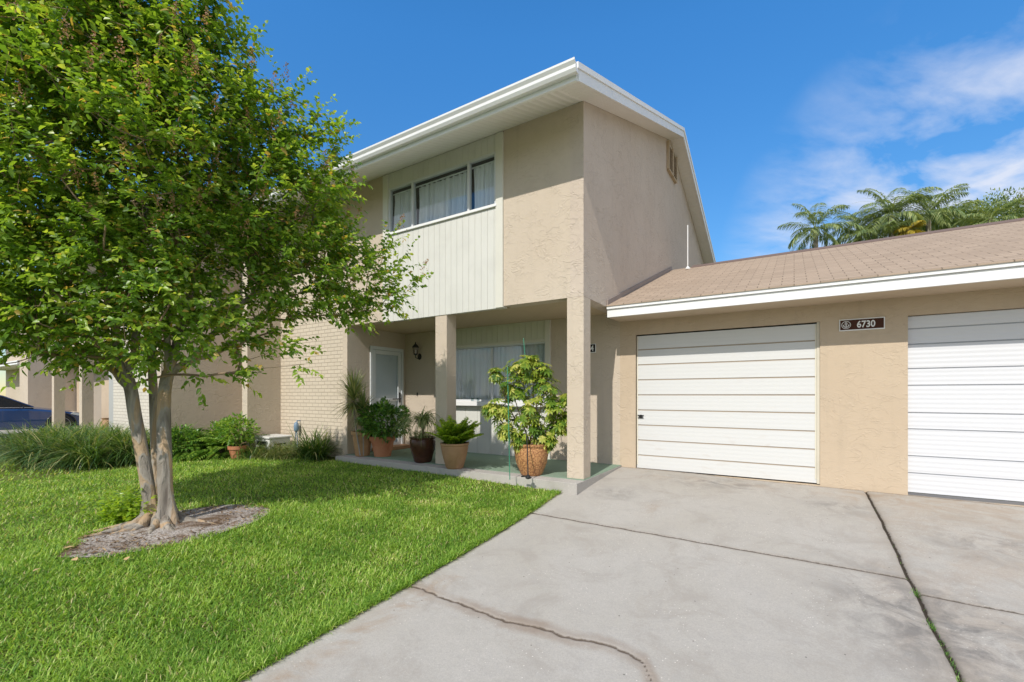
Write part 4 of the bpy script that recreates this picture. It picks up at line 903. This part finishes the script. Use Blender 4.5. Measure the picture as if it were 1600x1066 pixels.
# trunks: pixel-guided centre lines
def line(pts_): return [Vector(pt(*p)) for p in pts_]
tr1 = line([(238,815,4.72),(232,760,4.70),(222,700,4.68),(212,650,4.66),(205,610,4.64),(196,582,4.6)])
tr2 = line([(263,815,4.66),(259,760,4.68),(258,700,4.70),(257,650,4.72),(258,610,4.74),(262,585,4.76)])
tr3 = line([(250,815,4.85),(247,760,4.90),(244,700,4.95),(242,650,4.98),(240,610,5.0),(238,580,5.0)])
nodes = []; par = []; fixed = {}
def addchain(pts_, r0, r1, parent=-1):
    ids = []
    for i,p in enumerate(pts_):
        nodes.append(np.array(p)); par.append(parent); parent = len(nodes)-1; fixed[parent] = r0+(r1-r0)*i/(len(pts_)-1); ids.append(parent)
    return ids
c1 = addchain(tr1, .062, .054); c2 = addchain(tr2, .066, .056); c3 = addchain(tr3, .048, .040)
limbs = [(c1[-1],[(180,560,4.5),(130,520,4.35),(70,430,4.2),(20,330,4.1)],.05),(c1[-2],[(170,572,4.7),(110,530,4.8),(40,480,4.8),(-40,400,4.8)],.045),(c1[-1],[(185,545,4.55),(170,470,4.5),(140,350,4.4),(110,220,4.3),(90,90,4.2)],.055),(c1[-1],[(210,550,4.65),(215,480,4.7),(225,360,4.6),(240,220,4.5),(240,100,4.35)],.05),
 (c2[-1],[(270,560,4.75),(290,480,4.75),(320,370,4.7),(350,260,4.6),(370,150,4.5)],.055),(c2[-1],[(285,570,4.8),(320,540,4.85),(370,480,4.9),(450,430,5.0),(540,420,5.1)],.045),(c2[-1],[(262,550,4.7),(265,470,4.6),(280,350,4.4),(300,200,4.3)],.045),(c2[-1],[(300,565,4.85),(350,545,5.1),(420,490,5.3),(480,380,5.1),(500,280,4.9)],.035),
 (c3[-1],[(240,540,5.0),(250,460,5.0),(290,340,4.9),(330,220,4.7)],.045),(c3[-1],[(225,545,5.05),(180,460,5.0),(120,360,4.8),(60,240,4.5)],.04)]
for st_,pl,r_ in limbs:
    P = [Vector(nodes[st_])]+line(pl); Q = []
    for i in range(len(P)-1):
        for k_ in range(4):
            t_ = (k_+1)/4; p0=P[max(i-1,0)];p1=P[i];p2=P[i+1];p3=P[min(i+2,len(P)-1)]
            q = .5*((2*p1)+(p2-p0)*t_+(2*p0-5*p1+4*p2-p3)*t_*t_+(3*p1-p0-3*p2+p3)*t_**3); Q.append(q+Vector((random.gauss(0,.006),random.gauss(0,.006),random.gauss(0,.006))))
    addchain(Q, r_*1.0, .014, st_)
nfix = len(nodes)
cen = np.array(Vector(pt(250,560,4.7)))
order = np.argsort(np.linalg.norm(anc-cen, axis=1)); tips = []
NP = np.zeros((60000,3)); NP[:len(nodes)] = nodes; cnt = len(nodes)
for a in anc[order]:
    dv = a-NP[:cnt]; dist = np.linalg.norm(dv, axis=1); pen = np.where(dv[:,2] < -.02, .35+2.0*np.abs(dv[:,2]), 0); pen[:18] += 2
    rc = np.linalg.norm(NP[:cnt]-cen, axis=1); pen += np.where(rc > np.linalg.norm(a-cen)+.05, .5, 0)
    j = int(np.argmin(dist+pen)); L_ = dist[j]; k_ = max(1, int(L_/.12)); p0 = NP[j].copy(); pr = j
    perp = rng.normal(size=3)*L_*.06+np.array([0,0,-L_*.06])
    for q in range(1, k_+1):
        t_ = q/k_; p = p0+(a-p0)*t_+perp*math.sin(t_*PI); NP[cnt] = p; par.append(pr); pr = cnt; cnt += 1
    tips.append(pr)
NP = NP[:cnt]; par_ = np.array(par); rad = np.zeros(cnt); tipset = np.zeros(cnt); 
kids = [[] for _ in range(cnt)]
for i in range(cnt):
    if par_[i] >= 0: kids[par_[i]].append(i)
E = 2.35; acc = np.zeros(cnt)
for i in range(cnt-1, -1, -1):
    if not kids[i]: acc[i] = .0026**E
    if i in fixed and fixed[i]**E > acc[i]: acc[i] = max(acc[i]*.3+fixed[i]**E*.7, 0)
    if par_[i] >= 0: acc[par_[i]] += acc[i] if i >= nfix else 0
rad = acc**(1/E)
for i in fixed: rad[i] = max(fixed[i], min(rad[i], fixed[i]*1.05))*(1 if i < len(c1+c2+c3) else .85)
# thick wood: trunks and limbs as tubes
for ids,nm in ((c1,'trunk'),(c2,'trunk'),(c3,'trunk')):
    P = [Vector(NP[i]) for i in ids]; rr = [rad[i] for i in ids]; P = [P[0]-Vector((0,0,.25))]+P; rr = [rr[0]*1.3]+rr; rr[1] *= 1.12
    Q=[];qr=[]
    for i in range(len(P)-1):
        for k_ in range(4):
            t_ = k_/4; p0=P[max(i-1,0)];p1=P[i];p2=P[i+1];p3=P[min(i+2,len(P)-1)]
            Q.append(.5*((2*p1)+(p2-p0)*t_+(2*p0-5*p1+4*p2-p3)*t_*t_+(3*p1-p0-3*p2+p3)*t_**3)); qr.append((rr[i]*(1-t_)+rr[i+1]*t_))
    Q.append(P[-1]+ (P[-1]-P[-2]).normalized()*.03); qr.append(rr[-1]*.9)
    m = MB(); m.tube(Q, qr, 22)
    nv = []
    for k_,(x,y,z) in enumerate(m.v):
        ring_ = k_//22; c_ = Q[ring_]; a_ = math.atan2(y-c_.y, x-c_.x); fl = 1+.10*math.sin(3*a_+z*1.7+ids[0])+.05*math.sin(5*a_-z*3)
        if z < TB.z+.28: fl *= 1+.75*max(0,(TB.z+.28-z)/.28)*(.6+.6*math.sin(4*a_+1+ids[0]))
        nv.append((c_.x+(x-c_.x)*fl, c_.y+(y-c_.y)*fl, z))
    m.v = nv; m.obj(nm, BARK, tree, smooth=True, fix=False)
m = MB(); used = np.zeros(cnt, bool)
ci = nfix-0; 
for st_i in range(18, nfix):
    if par_[st_i] < 18:      # limb start
        ch = [par_[st_i], st_i]; k_ = st_i
        while k_+1 < nfix and par_[k_+1] == k_: k_ += 1; ch.append(k_)
        P = [Vector(NP[i]) for i in ch]; rr = [min(rad[ch[1]]*1.15, rad[ch[0]]*.85)]+[rad[i] for i in ch[1:]]
        m.tube(P, rr, 10)
m.obj('limb', BARK, tree, smooth=True, fix=False)
m = MB()
for i in range(nfix, cnt):
    a = Vector(NP[par_[i]]); b = Vector(NP[i]); ra = min(rad[par_[i]], rad[i]*1.25); 
    if (b-a).length > 1e-4: m.tube([a,b], [ra,rad[i]], 5 if rad[i] > .006 else 3, False)
m.obj('branch', BARKD, tree, smooth=True, fix=False)
# leaf shoots
tp = NP[tips]; pd_ = nrm(tp-NP[par_[np.array(tips)]]); out = nrm(tp-(cen+np.array([0,0,.5])))
parts = []; nsh = 3
for s_ in range(nsh):
    d0 = nrm(pd_*.7+out*.6+rng.normal(size=tp.shape)*.65+np.array([0,0,.25])); Ls = .17+.20*rng.random(len(tp)); nl = 12
    base0 = tp-pd_*rng.random((len(tp),1))*.10*s_
    shade = np.clip((in_crown(tp)-.1), 0, 1)
    bt = rng.random(len(tp))*.5
    for q in range(nl):
        t_ = (q+1)/nl; P = base0+d0*(Ls*t_)[:,None]+np.array([0,0,-.05])*(t_*t_)
        sd = nrm(np.cross(d0, np.tile([0,0,1.],(len(tp),1))+rng.normal(size=d0.shape)*.3))*(1 if q%2 else -1)
        dd = sd*.9+d0*(.35+.5*t_)+rng.normal(size=d0.shape)*.35; un = np.tile([0.,-.45,.75],(len(tp),1))+rng.normal(size=d0.shape)*.55+out*.6
        tn = np.clip(bt+.25*t_+rng.random(len(tp))*.42-.05, 0, 1); tn = np.where(rng.random(len(tp)) < .04, .985, np.minimum(tn,.93))
        parts.append(leaves(P, dd, un, (.052+.032*rng.random(len(tp)))*(1-.25*t_), .030+.014*rng.random(len(tp)), .35, .18, tn))
V,T,C = join(parts); tri_mesh('crown', V, T, L_TREE, tree, C)
# flower buds on outer tips
oi = np.where((in_crown(tp) > .78) & (tp[:,2] > 2.2))[0]; oi = rng.choice(oi, min(230, len(oi)), replace=False); n_ = 60
P0 = np.repeat(tp[oi]+out[oi]*.13+np.array([0,0,.12]), n_, 0); h_ = rng.random((len(P0),1)); off = rng.normal(size=P0.shape)*.028*(1.1-h_)
ax = np.repeat(nrm(out[oi]*.5+np.array([0,0,1.])), n_, 0); P = P0+ax*h_*.17+off
V,T,C = leaves(P, rng.normal(size=P.shape), rng.normal(size=P.shape), .017, .012, 0, 0); tri_mesh('flower_buds', V, T, L_BUD, tree, C)
# low basal shoots on the left of the trunk
sh = []
for i in range(95):
    a = Vector(pt(random.gauss(203,20), 790, 4.72)); a.z = float(lawn_z(a.x,a.y)); hgt = random.uniform(.10,.40); n_ = 11; tl = (random.gauss(0,.10),random.gauss(0,.08))
    P = np.array([[a.x+tl[0]*q/n_, a.y+tl[1]*q/n_, a.z+hgt*q/n_] for q in range(1,n_+1)])
    sh.append(leaves(P, rng.normal(size=(n_,3))*[1,1,.3]+[0,0,.3], np.tile([0,0,1.],(n_,1))+rng.normal(size=(n_,3))*.4, .06, .034, .3, .15, .55+.4*rng.random(n_)))
plantobj(sh, 'basal_shoots', L_LIME, tree)['kind'] = 'stuff'
# roots
m = MB()
for i in range(15):
    a = random.uniform(0,6.28) if i > 6 else random.uniform(-.6,.9); st0 = Vector((TB.x+.09*math.cos(a), TB.y+.09*math.sin(a), TB.z+.13)); L_ = random.uniform(.25,.75); P=[st0]
    for q in range(1,6):
        a += random.gauss(0,.16); x = P[-1].x+L_/5*math.cos(a); y = P[-1].y+L_/5*math.sin(a); P.append(Vector((x,y,float(lawn_z(x,y))+.045*(1-q/4))))
    m.tube(P, [.050,.042,.028,.018,.011,.006], 9)
m.obj('root', BARK, tree, smooth=True, fix=False)

# bare dirt bed round the trunk
bc = Vector(pt(232,845,4.55))
BCA, BSA = math.cos(R(96)), math.sin(R(96)); BX, BY = TB.x+.26, TB.y+.06
def bed_d(x, y):
    e1 = x-BX; e2 = y-BY; ca, sa = BCA, BSA
    p = e1*ca+e2*sa; q = -e1*sa+e2*ca; th = np.arctan2(q,p)
    return np.hypot(p/.86, q/.60)*(1+.05*np.sin(3*th+1)+.07*np.sin(7*th)+.05*np.sin(11*th+2))
V=[];n=64;rings=[0,.3,.6,.85,1.0]
P=[]
for r_ in rings:
    for k_ in range(n):
        a = 2*PI*k_/n; p=.89*r_*math.cos(a)*(1-.05*math.sin(3*a+1)); q=.62*r_*math.sin(a)*(1-.05*math.sin(3*a+1)); x=BX+p*BCA-q*BSA; y=BY+p*BSA+q*BCA; P.append((x,y,float(lawn_z(x,y))+.010+.022*(1-r_)+.010*math.sin(9*x)*math.cos(8*y)))
fs=[]
for i in range(len(rings)-1):
    for k_ in range(n): fs.append((i*n+k_,i*n+(k_+1)%n,(i+1)*n+(k_+1)%n,(i+1)*n+k_))
MB().add(P,fs).obj('dirt_bed', DIRT, smooth=True)['kind'] = 'structure'
# mulch chips and twigs on the bed
nch = 850; aa = rng.random(nch)*6.28; rr_ = rng.random(nch)**.33*1.02; x = BX+rr_*.85*np.cos(aa)*BCA-rr_*.59*np.sin(aa)*BSA; y = BY+rr_*.85*np.cos(aa)*BSA+rr_*.59*np.sin(aa)*BCA
P = np.stack([x,y,lawn_z(x,y)+.025],1); V,T,C = leaves(P, rng.normal(size=(nch,3))*[1,1,.15], np.tile([0,0,1.],(nch,1))+rng.normal(size=(nch,3))*.3, .03+.03*rng.random(nch), .012, .1, .1)
struct(tri_mesh('leaf_litter', V, T, m_leaf('dry_litter', [(0,(.06,.038,.024)),(.6,(.19,.115,.06)),(1,(.44,.30,.16))], .1, .8), None, C), 'stuff')['label'] = 'dry leaves and bark chips scattered round the trunk'

# ------------------------------------------------------------------ grass
def in_lawn(x, y):
    m = (x < DX0+.02) & (x > -20.2) & (y < np.where(x > -7.4, 5.39, np.where(x > -11.3, 5.2, 3.6))) & (bed_d(x,y) > .90+.16*np.abs(vnoise(x*5+y,91,6))+.05*np.random.default_rng(3).random(len(x)))
    return m
gp = []
def scatter(n, dmin, dmax):
    # uniform in area inside the view wedge (with a margin for side steps)
    u = np.tan(np.arctan((-120-U0)/F)+rng.random(n)*(np.arctan((960-U0)/F)-np.arctan((-120-U0)/F)))
    d = np.sqrt(dmin**2+(dmax**2-dmin**2)*rng.random(n)); th = np.arctan(u); 
    x = (-SN*np.cos(th)+CS*np.sin(th))*d; y = (CS*np.cos(th)+SN*np.sin(th))*d; k_ = in_lawn(x,y); return x[k_], y[k_]
G = []
for n_,a,b,h_,w_,sg_ in ((75000,1.8,3.6,.050,.0062,3),(110000,3.6,6.0,.050,.0078,2),(100000,6.0,10.5,.052,.011,2),(60000,10.5,24,.06,.022,2)):
    x,y = scatter(n_,a,b); n = len(x); patch = .5+.5*np.clip(vnoise(x*1.7+y*.6,71,1.4)+vnoise(y*2.2-x*.8,72,1.6),-1,1)
    P = np.stack([x,y,lawn_z(x,y)-.004],1); hh = h_*(.55+.75*rng.random(n))*(.8+.35*patch)
    patch2 = sstep(.15,.75,vnoise(x*.9-y*1.3,81,2.1)*vnoise(x*1.6+y,82,1.3)*2.2)
    hh = hh*(1-.35*patch2); tn = np.clip(.16+.36*patch+.25*patch2+rng.normal(size=n)*.30,0,.96); tn = np.where(rng.random(n) < .025+.06*patch2, 1.0, tn)
    G.append(blades(P, rng.random(n)*6.28, hh*1.25, w_*(.7+.6*rng.random(n)), R(80)-R(35)*rng.random(n), R(20)+R(75)*rng.random(n), sg_, tn))
# denser fringe leaning over the driveway and slab edges
n = 9000; y = rng.random(n)*6.2-.8; x = DX0-.03+rng.normal(size=n)*.022; k_ = y < 5.38; x,y = x[k_],y[k_]; n = len(x)
G.append(blades(np.stack([x,y,lawn_z(x,y)-.004],1), rng.random(n)*6.28, .05+.03*rng.random(n), .006, R(75)-R(45)*rng.random(n), R(20)+R(70)*rng.random(n), 2, np.clip(rng.normal(size=n)*.2+.3,0,1)))
V,T,C = join(G); struct(tri_mesh('grass', V, T, L_GRASS, None, C), 'stuff')['label'] = 'short bright green lawn grass'
# weeds in the long driveway joint
y = np.concatenate([rng.normal(size=150)*.30+3.5, rng.normal(size=90)*.04+3.95, rng.normal(size=90)*.03+4.4, rng.random(30)*5+1.5]); n = len(y)
x = JX+.008*vnoise(y,11,6)+rng.normal(size=n)*.011; wide_ = np.concatenate([np.zeros(150), rng.normal(size=90)*.018, rng.normal(size=90)*.012, np.zeros(30)]); x = x+wide_
P = np.stack([x,y,drive_z(x,y)-.014],1); V,T,C = blades(P, rng.random(n)*6.28, .014+.024*rng.random(n), .004, R(80)-R(50)*rng.random(n), R(60)*rng.random(n), 2)
struct(tri_mesh('joint_weeds', V, T, L_DARK, None, C), 'stuff')['label'] = 'small weeds growing in the long driveway joint'
# fallen leaves on the lawn
FLM = Mat('fallen_leaf', (.50,.34,.16), .8).m
for (u_,v_),lab in (((114,905),'tan fallen leaf on the lawn nearest the left edge'),((198,903),'pale fallen leaf on the lawn below the dirt bed'),((65,920),'dry fallen leaf lying lowest at the left of the lawn'),((116,885),'small yellow fallen leaf at the lower edge of the dirt bed')):
    dd = 1.5*F/(v_-HZ); p = pt(u_,v_,dd); p.z = float(lawn_z(p.x,p.y))+.045; n = 1
    V,T,C = leaves(np.array([list(p)]), np.array([[random.gauss(0,1),random.gauss(0,1),.1]]), np.array([[0,-.3,1.]]), .07, .045, .1, .1)
    tag(tri_mesh('fallen_leaf', V, T, FLM, None, C), lab, 'leaf', 'fallen leaves on the lawn')

# ------------------------------------------------------------------ palms behind the garage
def palm(name, label, c, ht, nf, L0, seed, mat=L_PALM, up_lo=-30, up_hi=88, lw=.045, ll=.55, trunk_r=.13, yel=False):
    r = random.Random(seed); t = thing(name, label, 'palm', (c[0],c[1],-1.0), 'palm trees behind the garage roof'); parts = []
    c = np.array(c)
    for i in range(nf):
        az = 6.28*i/nf*2.618+r.uniform(-.3,.3); el0 = R(up_lo+(up_hi-up_lo)*(i/nf)); L_ = L0*r.uniform(.75,1.1); n_ = 60; tt = np.linspace(.04,1,n_); el = el0-R(r.uniform(60,95))*tt**1.7
        dr = np.stack([np.cos(az)*np.cos(el),np.sin(az)*np.cos(el),np.sin(el)],1); P = c+np.cumsum(dr*L_/n_,0)
        for sgn in (-1,1):
            sd = np.tile([-math.sin(az)*sgn,math.cos(az)*sgn,.12],(n_,1))*.9+dr*.75+rng.normal(size=(n_,3))*.12
            k_ = tt > .14
            parts.append(leaves(P[k_], sd[k_], np.tile([0,0,1.],(k_.sum(),1))+rng.normal(size=(k_.sum(),3))*.2, (ll*np.sin(np.clip(tt*2.5+.4,0,2.95))+.06)[k_], lw*.62, .7, .1))
        w_ = blades(np.array([c]), np.array([az]), L_, .05, el0, R(88), 8, np.array([.8])); parts.append(w_)
    plantobj(parts, 'crown', mat, t)
    m = MB(); m.tube([(c[0],c[1],-1.0),(c[0]+.1,c[1],c[2]*.5),(c[0],c[1],c[2]+.1)], [trunk_r*1.3,trunk_r,trunk_r*.9], 12); m.obj('trunk', m_clay('palm_trunk',(.34,.30,.24),(.26,.22,.17),.9,3), t, True, fix=False)
    return t
palm('palm_tree', 'lone slender palm standing leftmost above the garage roof', pt(1274,358,26), 0, 19, 2.3, 1, lw=.06)
palm('palm_tree', 'smaller palm second from left above the roof ridge', pt(1342,362,26), 0, 18, 2.2, 2, lw=.06)
palm('palm_tree', 'tall palm with upright fronds in the middle of the group', pt(1392,340,25), 0, 24, 2.5, 3, lw=.065)
palm('palm_tree', 'broad palm with drooping fronds right of the tallest palm', pt(1450,336,25), 0, 24, 2.4, 4, lw=.065)
palm('palm_tree', 'dense palm half hidden by the roof behind the yellow fronds', pt(1478,350,26.5), 0, 20, 2.2, 5, lw=.065)
palm('palm_tree', 'short palm rising between the tall pair and the right hand bush', pt(1372,378,24.5), 0, 16, 1.9, 8, lw=.06)
palm('yellow_palm', 'yellowing palm crown low between the two tall palms', pt(1420,362,24), 0, 10, .8, 6, L_PALMY, lw=.05, ll=.4)
palm('palm_tree', 'bright green palm low at the right behind the ridge', pt(1548,345,23), 0, 18, 1.7, 7, L_PALM, lw=.05, ll=.4)
def bush(label, u_, v_, d_, rad, n, seed):
    c = Vector(pt(u_,v_,d_)); t = shrub('leafy_tree', label, Vector((c.x,c.y,-1.0)), c, rad, int(n*1.2), .24, .07, L_PALM, 5, 'tree', 'leafy trees behind the garage roof', shell=.35); return t
bush('rounded leafy tree just right of the palm group', 1500, 366, 27, (1.5,1.5,1.6), 3200, 1)
bush('leafy tree behind the bright green palm', 1560, 352, 28, (1.9,1.5,1.9), 4200, 2)
bush('leafy tree at the right edge above the roof ridge', 1625, 345, 27, (1.4,1.4,1.7), 3000, 3)
m = MB(); b0 = Vector(pt(1612,330,24))
tw = thing('bare_tree', 'bare twiggy branch poking in at the right edge of the sky', 'tree', (b0.x,b0.y,-1))
m.tube([(b0.x,b0.y,-1),b0], [.08,.03], 7)
for i in range(14):
    e = b0+Vector((random.uniform(-.7,.1),random.uniform(-.5,.1),random.uniform(.1,1.3))); m.tube([b0,(b0+e)/2+Vector((0,0,.12)),e], [.012,.008,.003], 4)
m.obj('branch', BARKD, tw, fix=False)

# ------------------------------------------------------------------ light, sky, camera
W = bpy.data.worlds.new('World'); S.world = W; W.use_nodes = True; nt = W.node_tree; bg = nt.nodes['Background']
sky = nt.nodes.new('ShaderNodeTexSky'); sky.sky_type = 'NISHITA'; sky.sun_disc = False
SUN = Vector((.10,-1,.90)).normalized(); sky.sun_elevation = math.asin(SUN.z); sky.sun_rotation = math.atan2(SUN.x, SUN.y)
sky.air_density = 1.0; sky.dust_density = .1; sky.ozone_density = 2.5; sky.altitude = 10
def wn(t, **k):
    nd = nt.nodes.new('ShaderNode'+t)
    for a, b in k.items(): setattr(nd, a, b)
    return nd
def L(a, b): nt.links.new(a, b)
tc = wn('TexCoord'); sep = wn('SeparateXYZ'); L(tc.outputs['Generated'], sep.inputs[0])
def M(op, a, b=0.0):
    nd = wn('Math', operation=op)
    for i, v in enumerate((a,b)):
        if isinstance(v, bpy.types.NodeSocket): L(v, nd.inputs[i])
        else: nd.inputs[i].default_value = v
    return nd.outputs[0]
zc_ = M('MAXIMUM', sep.outputs[2], .05); cx_ = M('DIVIDE', sep.outputs[0], zc_); cy_ = M('DIVIDE', sep.outputs[1], zc_)
# rotate so that streaks run along one direction
def rot(a): return M('ADD', M('MULTIPLY', cx_, math.cos(a)), M('MULTIPLY', cy_, math.sin(a)))
cmb = wn('CombineXYZ'); L(M('MULTIPLY', rot(R(62)), .8), cmb.inputs[0]); L(M('MULTIPLY', rot(R(152)), 1.5), cmb.inputs[1])
nz = wn('TexNoise'); nz.inputs['Scale'].default_value = 2.8; nz.inputs['Detail'].default_value = 9; nz.inputs['Roughness'].default_value = .55; nz.inputs['Distortion'].default_value = .25; cmb.inputs[2].default_value = 3.3; L(cmb.outputs[0], nz.inputs['Vector'])
rp = wn('ValToRGB'); L(M('ADD', nz.outputs[0], M('MULTIPLY', M('SUBTRACT', .42, sep.outputs[2]), .75)), rp.inputs[0]); rp.color_ramp.elements[0].position = .37; rp.color_ramp.elements[1].position = .70
cd = (pt(1600,400,10)-Vector((0,0,CZ))).normalized(); dp = wn('VectorMath', operation='DOT_PRODUCT'); nv_ = wn('VectorMath', operation='NORMALIZE'); L(tc.outputs['Generated'], nv_.inputs[0]); L(nv_.outputs[0], dp.inputs[0]); dp.inputs[1].default_value = cd
r2 = wn('ValToRGB'); L(dp.outputs['Value'], r2.inputs[0]); r2.color_ramp.elements[0].position = .915; r2.color_ramp.elements[1].position = .985
fac = M('MULTIPLY', M('MULTIPLY', rp.outputs[0], r2.outputs[0]), .85)
mxn = wn('Mix', data_type='RGBA'); L(fac, mxn.inputs[0]); hs = wn('HueSaturation'); hs.inputs['Saturation'].default_value = 1.32; hs.inputs['Value'].default_value = 1.04; L(sky.outputs[0], hs.inputs['Color']); mr = wn('MapRange'); L(sep.outputs[2], mr.inputs[0]); mr.inputs[1].default_value = .1; mr.inputs[2].default_value = .62; mr.inputs[3].default_value = .52; mr.inputs[4].default_value = 1.0; vm = wn('VectorMath', operation='SCALE'); L(hs.outputs[0], vm.inputs[0]); L(mr.outputs[0], vm.inputs['Scale']); L(vm.outputs[0], mxn.inputs[6]); mxn.inputs[7].default_value = (3.45,3.6,4.05,1)
# broken bright cloud added unseen behind and beside the camera to lift the shade
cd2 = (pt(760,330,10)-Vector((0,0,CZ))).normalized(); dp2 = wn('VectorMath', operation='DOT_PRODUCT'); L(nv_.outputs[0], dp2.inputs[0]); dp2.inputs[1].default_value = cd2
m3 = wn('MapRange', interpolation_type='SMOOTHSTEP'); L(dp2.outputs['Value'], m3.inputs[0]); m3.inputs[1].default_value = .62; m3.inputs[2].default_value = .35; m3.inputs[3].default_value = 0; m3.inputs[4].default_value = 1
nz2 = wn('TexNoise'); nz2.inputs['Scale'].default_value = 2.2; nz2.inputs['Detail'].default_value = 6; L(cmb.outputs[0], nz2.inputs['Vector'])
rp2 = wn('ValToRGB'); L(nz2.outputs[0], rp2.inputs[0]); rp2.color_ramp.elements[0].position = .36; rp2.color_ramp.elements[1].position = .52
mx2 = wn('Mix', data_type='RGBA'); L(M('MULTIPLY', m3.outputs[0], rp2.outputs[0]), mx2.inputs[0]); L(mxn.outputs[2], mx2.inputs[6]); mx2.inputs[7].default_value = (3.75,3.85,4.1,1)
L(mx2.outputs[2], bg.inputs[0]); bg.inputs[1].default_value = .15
ld = bpy.data.lights.new('sun', 'SUN'); ld.energy = 2.45; ld.angle = R(.53); ld.color = (1,.955,.89)
lo_ = bpy.data.objects.new('sun', ld); COL.objects.link(lo_); lo_.rotation_euler = (-SUN).to_track_quat('-Z','Y').to_euler(); lo_.location = (0,-10,12)
cam = bpy.data.cameras.new('camera'); co_ = bpy.data.objects.new('camera', cam); COL.objects.link(co_); S.camera = co_
co_.location = (0,0,CZ); co_.rotation_euler = (R(90),0,YAW); cam.sensor_width = 36; cam.lens = 36*F/1600; cam.shift_y = (HZ-533)/1600; cam.clip_end = 3000; cam.clip_start = .05
S.view_settings.view_transform = 'Standard'; S.view_settings.look = 'None'; S.view_settings.gamma = 1; S.view_settings.exposure = 0.66
S.render.resolution_x = 1024; S.render.resolution_y = 682
